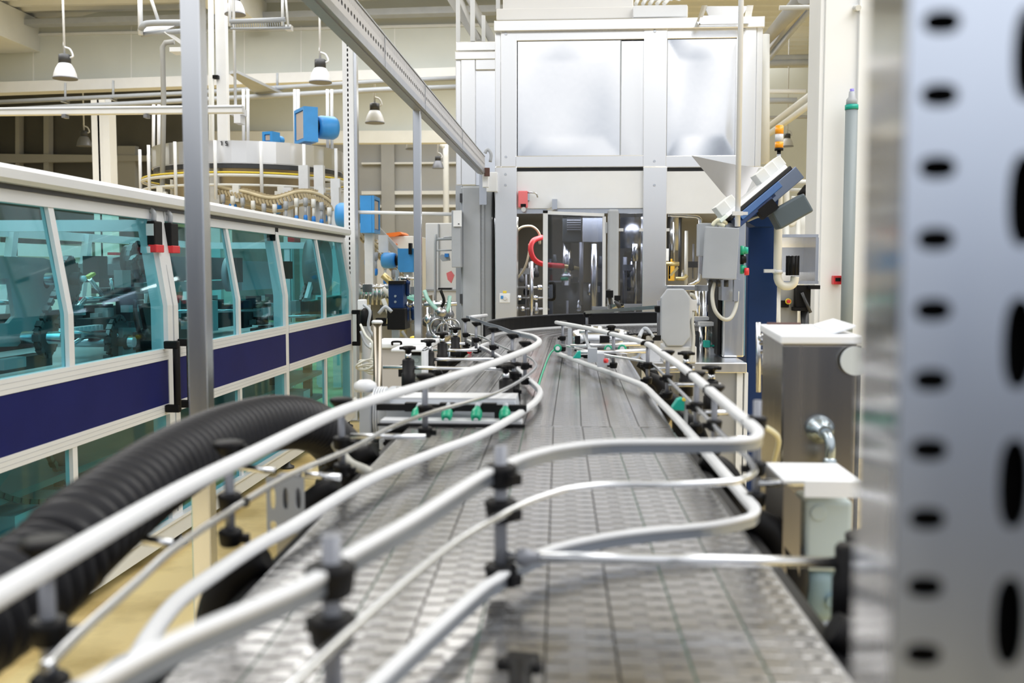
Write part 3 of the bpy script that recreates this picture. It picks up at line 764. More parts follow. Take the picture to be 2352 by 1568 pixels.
# ================================================================ glass machine guard on the left
GX, GT = -2.12, -2.195
ZK, ZTOP = 1.30, 1.76
def bent(mb, y0, y1, z0, d=.045, x=GX, xt=GT, out=0.0, z1=ZTOP):
    """member that is upright up to the knee and leans back above it"""
    P = [(x + out, y0, z0), (x + out, y0, ZK), (xt + out, y0, z1), (xt + out - d, y0, z1), (x + out - d, y0, ZK), (x + out - d, y0, z0)]
    return mb.prism(P, (0, y1 - y0, 0))
guard = thing('machine_guard', 'long white framed machine guard with cyan glass doors and a navy band', 'machine guard', (GX - .7, 6.2, 0))
m = MB(); m.prism([(GT + .055, 2.0, 1.815), (GT + .07, 2.0, 1.83), (GT + .07, 2.0, 1.865), (GT + .05, 2.0, 1.885), (GT - .16, 2.0, 1.885), (GT - .16, 2.0, 1.815)], (0, 7.42, 0)); m.build('top_beam', ALU, guard)
m = MB(); m.box((GT - .03, 2.0, 1.795), (GT + .02, 9.4, 1.818)); m.build('top_gap_shade', DGREY, guard)  # dark grey strip stands in for the shaded gap under the beam
m = MB(); m.box((GX - .07, 2.0, .07), (GX + .012, 9.42, .16)); m.box((GX - .05, 2.0, .16), (GX + .03, 9.42, .175)); m.build('base_rail', ALU, guard)
m = MB()
for y in (3.1, 5.22, 7.3, 9.3): m.lathe((GX - .03, y, 0), [(.05, 0), (.05, .015), (.02, .03), (.02, .08)], n=14)
m.build('machine_feet', DGREY, guard)
for y in (3.02, 5.14, 7.23, 9.38):
    hw = .07 if y == 5.14 else .035
    m = MB(); bent(m, y - hw, y + hw, .1, .09, out=.004, z1=1.82); o = m.build('corner_post', ALU, guard)
    if y == 5.14:
        m = MB(); bent(m, y - .004, y + .004, .2, .02, out=.008); m.build('groove', GREYP, o)
    if y == 7.23: MB().box((GT - .05, y - .04, 1.70), (GT + .012, y + .04, 1.80)).build('black_hinge', BLACK, o)
doors = [(2.0, 2.98), (3.06, 5.06), (5.22, 7.19), (7.27, 9.34)]
mids = (2.2, 4.07, 6.19, 8.38)
for i, (a, b) in enumerate(doors):
    mid = mids[i]
    m = MB()
    m.box((GT - .035, a, 1.745), (GT + .012, b, 1.80)); m.box((GX - .035, a, 1.02), (GX + .008, b, 1.078)); m.box((GX - .035, a, .735), (GX + .008, b, .79))
    fr = m.build('door', ALU, guard)
    m = MB()
    for zz in (1.038, 1.06, .752, .772): m.box((GX + .0075, a, zz), (GX + .0088, b, zz + .0015))
    m.build('rail_groove', GREYP, fr)
    m = MB().box((GX - .02, a, .79), (GX + .003, b, 1.02)); m.build('navy_panel', NAVY, fr)
    m = MB(); bent(m, mid - .022, mid + .022, 1.07, .035, out=.004); m.box((GX - .03, mid - .02, .17), (GX + .004, mid + .02, .74)); m.build('mullion', ALU, fr)
    for (g0, g1) in ((a + .004, mid - .022), (mid + .022, b - .004)):
        if g1 - g0 < .1: continue
        m = MB(); bent(m, g0, g1, 1.075, .004, out=-.014); m.build('glass_pane', GLASS, fr)
        m = MB().box((GX - .016, g0, .17), (GX - .012, g1, .737)); m.build('lower_pane', GLASS, fr)
def handle(parent, y, z0, z1):
    m = MB(); x = GX + .01
    m.box((x, y - .02, z1 - .02), (x + .075, y + .015, z1 + .02)); m.box((x, y - .02, z0 - .02), (x + .075, y + .015, z0 + .02))
    m.tube([(x + .06, y, z0 - .02), (x + .06, y, z1 + .02)], .018, 12)
    return m.build('door_handle', BLACK, parent, bevel=.006)
handle(guard, 5.01, .77, 1.10); handle(guard, 5.19, .77, 1.10); handle(guard, 9.36, .79, 1.09)
for y, n_ in ((5.04, 0), (5.25, 1)):
    m = MB(); m.box((GT + .012, y - .05, 1.61), (GT + .055, y + .05, 1.735)); o = m.build('door_interlock', BLACK, guard, bevel=.006)
    m = MB(); m.box((GT + .018, y - .05, 1.575), (GT + .062, y + .05, 1.615)); m.build('red_latch', RED, o, bevel=.004)
    if n_ == 0:
        m = MB(); m.box((GT + .012, y - .055, 1.66), (GT + .05, y - .0505, 1.72)); m.build('display', SCREEN, o)
        m = MB(); m.box((GT - .02, y - .054, 1.572), (GT + .03, y - .05, 1.605)); m.build('latch_plate', ALU, o)
    m = MB(); m.tube(spline([(GT + .03, y, 1.735), (GT + .03, y, 1.78), (GT + .0, y, 1.80)], 4), .014, 8); m.build('plug', GREYP, o)
# far side frame of the guard
m = MB(); m.box((-3.72, 2.0, 1.70), (-3.66, 9.4, 1.76)); m.box((-3.72, 2.0, 1.02), (-3.66, 9.4, 1.08)); m.box((-3.72, 2.0, .1), (-3.66, 9.4, .18))
for y in (3.1, 4.2, 5.2, 6.3, 7.3, 8.4, 9.36): m.prism([(-3.70, y - .03, .1), (-3.70, y + .03, .1), (-3.70, y + .03, 1.2), (-3.62, y + .03, 1.75), (-3.62, y - .03, 1.75), (-3.70, y - .03, 1.2)], (-.05, 0, 0))
for y in (5.2, 9.36): m.box((-3.66, y - .03, 1.69), (GT - .1, y + .03, 1.75))
m.build('rear_frame', ALU, guard)
m = MB(); m.box((-3.66, 9.36, .17), (GX - .08, 9.364, 1.72)); m.build('end_pane', GLASS, guard)
m = MB(); m.box((-3.66, 9.35, .74), (GX - .08, 9.37, .79)); m.box((-2.75, 9.34, .16), (-2.70, 9.39, 1.72)); m.build('end_frame', ALU, guard)

# ---------------------------------------------------------------- machinery behind the glass
pk = thing('packing_machine', 'dark packing machinery with sprockets and chains inside the glass guard', 'machine', (-2.9, 6, 0))
def sprocket(parent, p, r, teeth=18, w=.03, mat_=TEALD):
    """chain wheel turning about the X axis"""
    m = MB(); poly = []
    for k in range(teeth):
        for q, rr in ((0, .88), (.22, .9), (.38, 1.0), (.62, 1.0), (.78, .9)):
            a = 2 * PI * (k + q) / teeth
            poly.append(p + Vector((-w / 2, math.cos(a) * r * rr, math.sin(a) * r * rr)))
    m.prism(poly, (w, 0, 0)); m.lathe(p - Vector((.06, 0, 0)), [(r * .32, 0), (r * .32, .12)], (1, 0, 0), 16)
    o = m.build('sprocket', mat_, parent)
    b = MB(); b.lathe(p + Vector((.06, 0, 0)), [(r * .16, 0), (r * .16, .02), (r * .1, .025)], (1, 0, 0), 12); b.build('hub_bolt', ALU, o)
    return o
def chain(parent, pts, closed=False):
    pts = spline(pts, 14); m = MB(); acc = 0; last = pts[0]; k = 0
    for i in range(1, len(pts)):
        d = (pts[i] - last).length
        if d >= .028:
            t = (pts[i] - last).normalized(); c = (pts[i] + last) / 2
            up = Vector((1, 0, 0)); n = t.cross(up)
            rot = Matrix((up, t, n)).transposed()
            m.cbox(c, (.03 if k % 2 else .02, .032, .022), rot); k += 1; last = pts[i]
    return m.build('drive_chain', mat('oiled_chain_steel', (.10, .11, .115), .3, .7), parent)
sp1 = PX(158, 640, -2.45); sp2 = PX(106, 775, -2.45); sp3 = PX(272, 785, -2.5); sp4 = PX(80, 648, -2.62)
sprocket(pk, sp1, .10); sprocket(pk, sp2, .085); sprocket(pk, sp3, .13, 22); sprocket(pk, sp4, .095)
chain(pk, [sp1 + Vector((0, .10, 0)), sp1 + Vector((0, .05, -.1)), sp2 + Vector((0, .09, .05)), sp2 + Vector((0, .085, 0)), sp2 + Vector((0, 0, -.09)), sp2 + Vector((0, -.085, .02)), sp1 + Vector((0, -.10, -.04)), sp1 + Vector((0, -.10, 0)), sp1 + Vector((0, 0, .105)), sp1 + Vector((0, .10, .0))])
chain(pk, [sp3 + Vector((0, .13, -.45)), sp3 + Vector((0, .135, 0)), sp3 + Vector((0, 0, .14)), sp3 + Vector((0, -.135, 0)), sp3 + Vector((0, -.13, -.45))])
m = MB(); m.tube([sp2 + Vector((-.03, -.02, .03)), sp3 + Vector((-.02, 0, .03))], .018, 10); m.tube([sp2 - Vector((.9, 0, 0)), sp2 + Vector((.08, 0, 0))], .03, 10); m.tube([sp1 - Vector((.9, 0, 0)), sp1], .03, 10); m.tube([sp3 - Vector((.6, 0, 0)), sp3 + Vector((.09, 0, 0))], .03, 10); m.build('drive_shaft', STEEL, pk)
def xprism(px, X, d, name, mt):
    m = MB(); m.prism([PX(x, y, X) for x, y in px], (-d, 0, 0)); return m.build(name, mt, pk)
def ib(m, x0, y0, x1, y1, X, d=.06):
    a = PX(x0, y1, X); b = PX(x1, y0, X); c = PX(x1, y1, X); e = PX(x0, y0, X)
    m.box((X - d, a.y, (a.z + c.z) / 2), (X, b.y, (b.z + e.z) / 2))
LGREY = mat('light_machine_grey', (.34, .37, .38), .4, .1, noise=.1, nscale=6)
xprism([(-90, 585), (100, 592), (123, 600), (128, 645), (118, 695), (78, 755), (40, 795), (-90, 800), (-90, 748), (20, 742), (34, 726), (22, 640), (-90, 634)], -2.56, .02, 'side_plate', LGREY)
m = MB(); m.box((-2.78, 2.0, 1.485), (-2.60, 4.45, 1.515)); m.box((-2.62, 2.0, 1.42), (-2.60, 4.5, 1.485)); m.build('cross_beam', WHITEP, pk)
xprism([(282, 752), (312, 752), (312, 822), (282, 822)], -2.46, .06, 'bearing_bracket', TEALP)
m = MB(); m.lathe(sp3 + Vector((.0, .24, -.02)), [(.08, -.06), (.08, .06), (.05, .07), (.05, .1)], (1, 0, 0), 18); m.build('bearing', BLACK, pk)
m = MB()
for k in range(46):
    y = 3.3 + k * .045
    m.cbox((-2.62, y, 1.17), (.05, .034, .03))
m.build('chain_rail', WHITEPL, pk)
m = MB(); m.box((-2.66, 3.2, 1.12), (-2.58, 5.4, 1.152)); m.build('wear_rail', mat('maroon_rail', (.25, .05, .06), .5), pk)
m = MB(); m.box((-3.4, 2.2, .95), (-2.3, 9.2, 1.0)); m.build('machine_table', LGREY, pk)
m = MB(); m.box((-3.5, 2.2, .98), (-3.44, 9.2, 1.22)); m.build('rear_panel', TEALD, pk)
m = MB()
for y in (2.9, 4.6, 6.3, 8.0, 9.0):
    for x in (-2.45, -3.3): m.box((x - .035, y - .035, .02), (x + .035, y + .035, .95))
m.build('table_frame', TEALD, pk)
m = MB()
for z in (.30, .52): m.box((-3.3, 2.3, z), (-2.35, 9.2, z + .03))
m.build('lower_shelf', TEALP, pk)
m = MB()
for y in (3.5, 4.05, 4.5, 5.6, 6.7, 7.8, 8.6): m.box((-2.55, y, .34), (-2.38, y + .22, .40 + (y * 7 % 1) * .1))
m.build('white_carton_blank', WHITEPL, pk)
chain(pk, [(-2.35, 3.6, .74), (-2.35, 4.0, .52), (-2.35, 4.5, .42), (-2.35, 5.1, .40)]); chain(pk, [(-2.4, 4.3, .74), (-2.4, 4.45, .55), (-2.4, 4.7, .34)])
m = MB(); m.prism([(-2.28, 2.6, .74), (-2.28, 4.0, .74), (-2.28, 3.3, .36), (-2.28, 2.9, .18), (-2.28, 2.6, .18)], (-.01, 0, 0)); m.build('gusset_plate', TEALP, pk)
m = MB(); m.tube([(-2.25, 3.25, .38), (-2.25, 3.25, .56)], .05, 12); m.tube([(-2.25, 3.3, .54), (-2.25, 3.46, .56)], .035, 12); m.build('green_motor', GREEN, pk)
m = MB(); m.tube(spline([(-2.22, 3.43, .58), (-2.2, 3.54, .60), (-2.2, 3.48, .48), (-2.22, 3.38, .38), (-2.22, 3.28, .22)], 6), .008, 8); m.build('cable', GREYP, pk)
# covers, plates and drums further along
m = MB(); m.prism([PX(x, y, -2.72) for x, y in ((332, 648), (326, 632), (328, 606), (340, 592), (360, 588), (520, 592), (540, 602), (542, 640))], (-.4, 0, 0)); m.build('rounded_cover', mat('charcoal_cover', (.085, .09, .10), .35), pk)
m = MB(); ib(m, 330, 646, 545, 668, -2.68); m.build('guide_beam', LGREY, pk)
m = MB(); ib(m, 556, 600, 640, 664, -2.56, .03); m.build('grey_plate', GREYP, pk)
m = MB(); ib(m, 545, 592, 557, 648, -2.48); ib(m, 560, 690, 578, 752, -2.5); ib(m, 662, 600, 672, 640, -2.45); ib(m, 600, 692, 614, 745, -2.5); m.build('black_block', BLACK, pk)
c = PX(528, 630, -2.6); m = MB(); m.lathe(c, [(.13, -.02), (.13, .02)], (1, 0, 0), 28); m.build('round_plate', GREYP, pk)
c = PX(735, 610, -2.34); m = MB(); m.lathe(c, [(.25, -.10), (.27, -.06), (.27, .04), (.24, .06)], (1, 0, 0), 32); m.build('drum', TEALP, pk)
xprism([(706, 684), (712, 684), (728, 628), (722, 624)], -2.36, .03, 'lever', WHITEPL); xprism([(700, 690), (716, 690), (722, 660), (708, 655)], -2.40, .03, 'lever', LGREY)
chain(pk, [PX(690, 690, -2.42), PX(698, 665, -2.42), PX(706, 645, -2.42), PX(712, 625, -2.42)]); chain(pk, [PX(300, 600, -2.6), PX(312, 588, -2.6), PX(324, 590, -2.6)])
m = MB(); ib(m, 676, 534, 690, 556, -2.5); m.build('red_box', RED, pk)
m = MB()
m.tube([PX(262, 770, -2.5), PX(320, 770, -2.6)], .02, 8); m.tube([PX(240, 590, -2.62), PX(238, 640, -2.62)], .02, 8); m.tube([PX(253, 640, -2.55), PX(260, 675, -2.55)], .010, 8)
m.tube([PX(206, 640, -2.55), PX(234, 676, -2.55)], .012, 10); m.tube([PX(160, 725, -2.55), PX(195, 686, -2.55)], .012, 8); m.tube([PX(195, 686, -2.55), PX(262, 682, -2.55)], .010, 8)
m.tube([PX(-40, 695, -2.6), PX(88, 695, -2.6)], .012, 8); m.tube([PX(40, 722, -2.6), PX(84, 700, -2.6)], .010, 8); m.tube([PX(168, 790, -2.55), PX(200, 768, -2.55)], .012, 8)
m.tube([PX(400, 715, -2.5), PX(640, 712, -2.5)], .012, 8); m.tube([PX(645, 728, -2.45), PX(790, 722, -2.4)], .012, 8); m.tube([PX(480, 640, -2.45), PX(482, 760, -2.45)], .014, 8)
m.build('push_rod', STEEL, pk)
m = MB(); m.prism([PX(203, 634, -2.5), PX(218, 625, -2.5), PX(221, 630, -2.5), PX(206, 641, -2.5)], (-.02, 0, 0)); m.build('yellow_tag', YELLOW, pk)
random.seed(31)
m = MB(); m2 = MB(); m3 = MB()
for (x0, y0, x1, y1, X) in ((228, 588, 246, 640, -2.58), (262, 640, 330, 690, -2.75), (246, 660, 322, 672, -2.6), (275, 676, 322, 686, -2.5), (190, 700, 260, 735, -2.9), (300, 690, 330, 750, -2.7), (210, 730, 255, 760, -2.7), (310, 760, 345, 800, -2.45), (-20, 820, 120, 850, -2.5), (405, 690, 470, 780, -2.7), (500, 700, 545, 750, -2.7), (604, 690, 616, 745, -2.5), (600, 750, 640, 762, -2.5), (700, 690, 735, 735, -2.6), (750, 680, 790, 725, -2.5)): ib(m, x0, y0, x1, y1, X, .09)
for k in range(46):
    x = random.choice([random.uniform(180, 320), random.uniform(395, 520), random.uniform(560, 650), random.uniform(665, 790)]); y = random.uniform(690, 770) - (x - 180) * .05; w = random.uniform(4, 16); h = random.uniform(6, 26)
    ib((m, m2, m3)[k % 3], x, y, x + w, y + h, random.uniform(-2.95, -2.42), .08)
for (x0, y0, x1, y1, X) in ((282, 620, 300, 672, -2.6), (296, 700, 322, 716, -2.65), (226, 718, 250, 735, -2.8), (165, 630, 200, 640, -2.9), (170, 690, 270, 696, -2.85), (485, 690, 500, 760, -2.45), (640, 690, 660, 735, -2.6), (680, 690, 690, 720, -2.5), (395, 690, 415, 730, -2.6), (180, 606, 226, 640, -3.0), (10, 822, 60, 846, -2.42)): ib(m2, x0, y0, x1, y1, X, .05)
m.build('machine_bracket', TEALD, pk); m2.build('grey_bracket', LGREY, pk); m3.build('steel_block', STEEL, pk)
m = MB(); ib(m, 196, 682, 208, 690, -2.7); ib(m, 400, 684, 412, 696, -2.5); ib(m, 268, 580, 300, 586, -2.9); m.build('red_block', RED, pk)
m = MB(); m.tube(spline([PX(310, 690, -2.45), PX(312, 730, -2.42), PX(322, 765, -2.42), PX(336, 772, -2.45), PX(322, 700, -2.45)], 6), .012, 8); m.tube(spline([PX(172, 640, -2.5), PX(182, 668, -2.48), PX(178, 675, -2.5), PX(165, 672, -2.55)], 6), .006, 6); m.build('hose', BLACK, pk)
for px_ in (303, 322):
    c = PX(px_, 600, -2.7); m = MB(); m.lathe(c, [(.10, -.03), (.10, .03)], (1, 0, 0), 20); m.build('chain_wheel', TEALD, pk)
    chain(pk, [c + Vector((.03, .115 * math.cos(a), .115 * math.sin(a))) for a in [PI * q / 6 for q in range(-2, 9)]])
# white panels added beyond the guard, standing in for the bright hall
t = thing('white_backdrop', 'row of white framed panels standing in for the bright hall behind the glass machine guard', 'partition', (-5.2, 7, 0))
m = MB(); m.box((-5.3, 3, 0), (-5.2, 10.5, .95)); m.box((-5.3, 3, 1.62), (-5.2, 10.5, 1.74))
for y in (3.0, 4.5, 6.0, 7.5, 9.0, 10.4): m.box((-5.3, y - .05, .9), (-5.2, y + .05, 1.7))
m.build('frame', WHITEP, t)
m = MB(); m.box((-5.27, 3, .95), (-5.26, 10.5, 1.62)); m.build('backdrop_panel', mat('bright_hall_white', (.86, .90, .90), .3), t)

# ---------------------------------------------------------------- posts, trunk
def sqpost(name, label, X, Y, w, z1, holes=False, mt=STEEL):
    t = thing(name, label, 'post', (X, Y, 0))
    m = MB(); m.box((X - w / 2, Y - w / 2, .01), (X + w / 2, Y + w / 2, z1)); o = m.build('shaft', mt, t, bevel=.004)
    m = MB(); m.box((X - w * 1.2, Y - w * 1.2, 0), (X + w * 1.2, Y + w * 1.2, .012)); m.build('base_plate', mt, t)
    return t
sqpost('steel_post', 'brushed square steel post standing between the black hose and glass guard', PY(456, 600, 2.7).x, 2.7, .054, 2.46)
TRX = lambda y: -.99 + .0165 * (y - 3.6)
TRZ = lambda y: 2.455 - .0145 * (y - 3.6)
sqpost('steel_post', 'slim steel post carrying the middle of the overhead cable duct', TRX(5.9) + .022, 5.9, .045, TRZ(5.9) + .002)
t = thing('overhead_cable_duct', 'overhead slotted grey cable duct running high up into the steel machine', 'cable duct', (TRX(5.7), 5.7, 2.45))
ya, yb = 2.0, 9.25
sl = Vector((TRX(yb) - TRX(ya), yb - ya, TRZ(yb) - TRZ(ya))); L = sl.length; u = sl.normalized()
o0 = Vector((TRX(ya), ya, TRZ(ya))); sd = Vector((u.y, -u.x, 0)).normalized()
m = MB(); m.prism([o0, o0 + sd * .073, o0 + sd * .073 + Vector((0, 0, .035)), o0 + Vector((0, 0, .035))], sl)
m.prism([o0 + sd * .02 + Vector((0, 0, -.006)), o0 + sd * .052 + Vector((0, 0, -.006)), o0 + sd * .052, o0 + sd * .02], sl); m.build('support_rail', STEELD, t)
m = MB(); fo = o0 + sd * .066 + Vector((0, 0, .036)); np_ = int(L / .052); cell = L / np_
m.holes(fo, u, Vector((0, 0, 1)), L, .082, [(cell * (k + .5), .046, .028, .021, cell * k, cell * (k + 1), 0, .082) for k in range(np_)], .003)
bo = o0 + sd * .004 + Vector((0, 0, .036)); m.prism([bo, bo + sd * .003, bo + sd * .003 + Vector((0, 0, .12)), bo + Vector((0, 0, .12))], sl)
nf = int(L / .026); cf = L / nf
for k in range(nf):
    q = fo + u * (cf * k) + Vector((0, 0, .082)); m.prism([q, q + u * cf * .82, q + u * cf * .82 + Vector((0, 0, .032)), q + Vector((0, 0, .032))], sd * -.003)
m.build('slotted_side', mat('pale_grey_duct', (.50, .50, .52), .4, .15), t)
m = MB(); lo = bo + Vector((0, 0, .118)); m.prism([lo, lo + sd * .066, lo + sd * .066 + Vector((0, 0, .006)), lo + Vector((0, 0, .006))], sl); m.build('lid', GREYP, t)
m = MB(); inn = bo + sd * .005; m.prism([inn, inn + sd * .03, inn + sd * .03 + Vector((0, 0, .09)), inn + Vector((0, 0, .09))], sl); m.build('cable_bundle', BLACK, t)
m = MB()
for yy in (4.75, 5.9, 7.6):
    q = o0 + u * (yy - ya) + sd * .070; m.prism([q + Vector((0, 0, .0)), q + u * .004, q + u * .004 + Vector((0, 0, .15)), q + Vector((0, 0, .15))], sd * .004)
m.build('joint_seam', STEELD, t)
# perforated post far
t = thing('perforated_post', 'white perforated strut post at the far end of the glass guard', 'post', (-2.12, 9.62, 0))
a, b, c_, d = R(789, 90, 813, 700, 9.6)
m = MB(); n_ = 110; H = 5.2; ce = H / n_
m.holes(Vector((a, 9.6, .02)), Vector((0, 0, 1)), Vector((1, 0, 0)), H, b - a, [(ce * (k + .5), (b - a) / 2, .032, .014, ce * k, ce * (k + 1), 0, b - a) for k in range(n_)], -.003)
m.box((a, 9.606, .02), (a + .004, 9.68, H)); m.box((b - .004, 9.603, .02), (b, 9.68, H)); m.build('front_face', WHITEP, t)
m = MB(); m.box((a + .004, 9.64, .02), (b - .004, 9.645, H)); m.build('rear_face', TEALD, t)
m = MB(); m.box((b, 9.62, .02), (b + .03, 9.70, H)); m.build('side_channel', STEEL, t)
m = MB(); m.box((a - .05, 9.58, 0), (b + .06, 9.74, .012)); m.build('base_plate', STEEL, t)

# ---------------------------------------------------------------- corrugated hose
hp = [(-.62, .55, 1.05), (-.62, .72, 1.10), PX(70, 1335, -.615), PX(170, 1240, -.615), PX(280, 1150, -.625), PX(400, 1065, -.64), PX(520, 1003, -.65), PX(625, 972, -.64), PX(705, 975, -.62), PX(760, 1010, -.61), PX(785, 1070, -.61), Vector((-.60, 2.25, .72)), Vector((-.60, 2.3, .45)), Vector((-.62, 2.3, .2))]
hp = spline(hp, 12)
L = [0]
for i in range(1, len(hp)): L.append(L[-1] + (Vector(hp[i]) - Vector(hp[i - 1])).length)
pts = []; rs = []; s = 0; j = 0
while s < L[-1] - .004:
    while L[j + 1] < s: j += 1
    f = (s - L[j]) / (L[j + 1] - L[j]); pts.append(Vector(hp[j]).lerp(Vector(hp[j + 1]), f))
    ph = (s / (.028)) % 1; rs.append(.053 + .0075 * math.sin(2 * PI * ph)); s += .028 / 8
m = MB(); m.tube(pts, rs, 28)
tag(m.build('corrugated_hose', RUBBER), 'thick black corrugated hose arching beside the belt guide rail', 'hose')

# ---------------------------------------------------------------- round gripper ring
RC = PY(574, 360, 13.6); RR = 212 / F * 13.6
t = thing('gripper_ring', 'round overhead steel ring of a bottle rinser with yellow rail and hanging grippers', 'bottle rinser', (RC.x, RC.y, 0))
zt_, zb_ = PY(574, 322, 13.6 - RR).z, PY(574, 372, 13.6 - RR).z
def ring(r, z, a0=0, a1=2 * PI, n=44): return [Vector((RC.x + r * math.cos(a0 + (a1 - a0) * k / n), RC.y + r * math.sin(a0 + (a1 - a0) * k / n), z)) for k in range(n + 1)]
m = MB(); m.sweep(ring(RR, 0), [(0, zb_), (.02, zb_), (.02, zt_), (0, zt_)]); m.build('steel_band', mat('mirror_band_steel', (.80, .80, .80), .33, 1, nscale=5, stretch=(1, 1, .03), bump=.2), t)
m = MB(); m.sweep(ring(RR - .05, 0), [(0, zb_ - .07), (.05, zb_ - .07), (.05, zb_ - .01), (0, zb_ - .01)]); m.build('lower_rim', DGREY, t)
zr = zb_ - .17
m = MB(); m.lathe((RC.x, RC.y, zb_ - .75), [(RR * .78, 0), (RR * .8, .05), (RR * .8, .70), (RR * .95, .74)], n=48); m.build('inner_drum', mat('drum_brown_steel', (.36, .33, .29), .35, .6, noise=.25, nscale=3, stretch=(1, 1, .1)), t)
m = MB(); m.tube(ring(RR + .14, zr), .02, 8); m.tube(ring(RR + .14, zr - .12), .016, 8); m.build('guide_ring', CREAM, t)
m = MB(); m.tube(ring(RR + .14, zr + .035), .012, 6); m.build('yellow_rail', YELLOW, t)
for k in range(16):
    m = MB(); a = 2 * PI * k / 16 + .02
    x, y = RC.x + (RR + .16) * math.cos(a), RC.y + (RR + .16) * math.sin(a); m.tube([(x, y, zr - .3), (x, y, zb_ + .25)], .022, 8); m.build('hanger_rod', WHITEP, t)
for k in range(16):
    a = 2 * PI * (k + .5) / 16
    p = Vector((RC.x + (RR + .14) * math.cos(a), RC.y + (RR + .14) * math.sin(a), zr - .13))
    m = MB(); m.box(p - Vector((.04, .04, .2)), p + Vector((.04, .04, 0))); m.cbox(p + Vector((.0, 0, -.08)), (.16, .05, .05)); o = m.build('gripper', CREAM, t)
    m = MB(); m.lathe(p - Vector((.05, 0, .34)), [(.02, 0), (.05, .03), (.05, .1), (.02, .14)], n=10); m.build('blue_tip', BLUEV, o)
m = MB()
for x in (497, 700, 735): a_ = PY(x, 500, 12.6); m.box((a_.x - .06, 12.55, .02), (a_.x + .06, 12.65, PY(x, 380, 12.6).z))
m.build('ring_leg', ALU, t)
m = MB(); pm = PY(508, 334, RC.y - RR - .045); hh = .055; w_ = .028; th_ = .009
def seg(x0, z0, x1, z1): m.box((pm.x + x0, pm.y, pm.z + z0), (pm.x + x1, pm.y + .012, pm.z + z1))
seg(0, 0, th_, hh); seg(-.010, hh - .012, 0, hh - .004)
for q_ in ((.05, hh - th_, .05 + w_, hh), (.05, hh / 2, .05 + th_, hh), (.05, hh / 2 - th_ / 2, .05 + w_, hh / 2 + th_ / 2), (.05 + w_ - th_, 0, .05 + w_, hh / 2), (.05, 0, .05 + w_, th_)): seg(*q_)
m.build('number_mark', DGREY, t)
# descending gripper conveyor
t = thing('gripper_conveyor', 'tan bottle gripper chain winding down from the round overhead ring', 'conveyor', PY(800, 900, 12.5))
path = [PY(500, 430, 12.3), PY(560, 440, 12.2), PY(625, 455, 12.1), PY(690, 440, 12.2), PY(740, 450, 12.3), PY(790, 490, 12.4), PY(850, 550, 12.6), PY(905, 605, 12.9), PY(945, 640, 13.1)]
pp = spline(path, 8)
m = MB(); m.tube(pp, .022, 8); m.tube([p + Vector((.02, .1, -.15)) for p in pp], .02, 8); m.build('chain_track', TAN, t)
m = MB()
for i, p in enumerate(pp[:-1]):
    m.cbox(p + Vector((0, -.03, -.06)), (.026, .05, .07), RY(-.4)); m.cbox(p + Vector((0, .05, .03)), (.08, .03, .022))
m.build('chain_links', mat('tan_links', (.42, .35, .22), .5), t)
for i in range(2, len(pp) - 4, 3):
    p = pp[i] + Vector((0, -.05, -.18)); m = MB(); m.tube([p, p - Vector((0, 0, .13))], .018, 8); m.tube([p + Vector((0, 0, .1)), p], .03, 8); m.build('gripper', CREAM if i % 2 else GREYP, t)
    m = MB(); m.lathe(p - Vector((0, 0, .2)), [(.012, 0), (.026, .02), (.026, .08), (.012, .1)], n=8); m.build('blue_tip', BLUEV, t)
q = [PY(x, y, 12.8) for x, y in ((805, 500), (880, 585), (950, 640), (1000, 640), (1000, 600), (900, 540), (850, 480))]
m = MB(); m.prism([PY(820, 505, 13.2), PY(945, 625, 13.4), PY(945, 600, 13.4), PY(870, 520, 13.2), PY(820, 460, 13.1)], (0, .05, 0)); m.build('side_sheet', GREYP, t)
m = MB()
for x in (660, 735, 770): a_ = PY(x, 520, 12.3); m.box((a_.x - .05, 12.3, .02), (a_.x + .05, 12.4, PY(x, 430, 12.3).z))
for x, y in ((770, 450), (830, 530), (880, 580)): a_ = PY(x, y, 12.5); m.box((a_.x - .06, 12.5, a_.z), (a_.x + .06, 12.56, a_.z + .22))
m.build('support_leg', ALU, t)
# blue motor units
def motor_unit(px, py, hpx, Y, nang, th, side, label, stand=0.0):
    """square fan housing whose grey filter faces the direction nang; round motor behind it"""
    c = PY(px, py, Y); h = hpx / F * Y; n = Vector((math.sin(nang), -math.cos(nang), 0)); s = Vector((-n.y, n.x, 0)); rot = Matrix((s, n, Vector((0, 0, 1)))).transposed()
    t = thing('blue_motor_unit', label, 'motor', (c.x, Y, c.z - h / 2), 'blue fan motors')
    m = MB(); m.cbox(c, (h, th, h), rot)
    for a in (-1, 1): m.cbox(c + s * a * (h / 2 - .02) + n * (th / 2 + .01), (.04, .03, h), rot); m.cbox(c + Vector((0, 0, a * (h / 2 - .02))) + n * (th / 2 + .01), (h - .08, .03, .04), rot)
    m.build('fan_housing', BLUE, t)
    m = MB(); m.cbox(c + n * (th / 2 + .006), (h - .1, .012, h - .1), rot); m.build('filter_panel', mat('filter_grey', (.50, .44, .40), .6), t)
    b = -n
    m = MB(); m.lathe(c + b * th / 2, [(h * .22, 0), (h * .22, .08)], b, 20); m.build('shaft_collar', BLACK, t)
    m = MB(); m.lathe(c + b * (th / 2 + .06), [(h * .30, 0), (h * .34, .04), (h * .34, h * .5), (h * .28, h * .6)], b, 24); m.build('motor_body', BLUE, t)
    if stand:
        m = MB(); m.box((c.x - .05, Y - .05, c.z - h / 2 - stand), (c.x + .05, Y + .05, c.z - h / 2 + .02)); m.build('stand', ALU, t)
    return t
ztop = zt_
c_ = PY(705, 290, 13.0); motor_unit(705, 290, 78, 13.0, math.radians(-58), .16, 1, 'large blue fan motor standing on top of the round ring', c_.z - 39 / F * 13 - zt_ + .05)
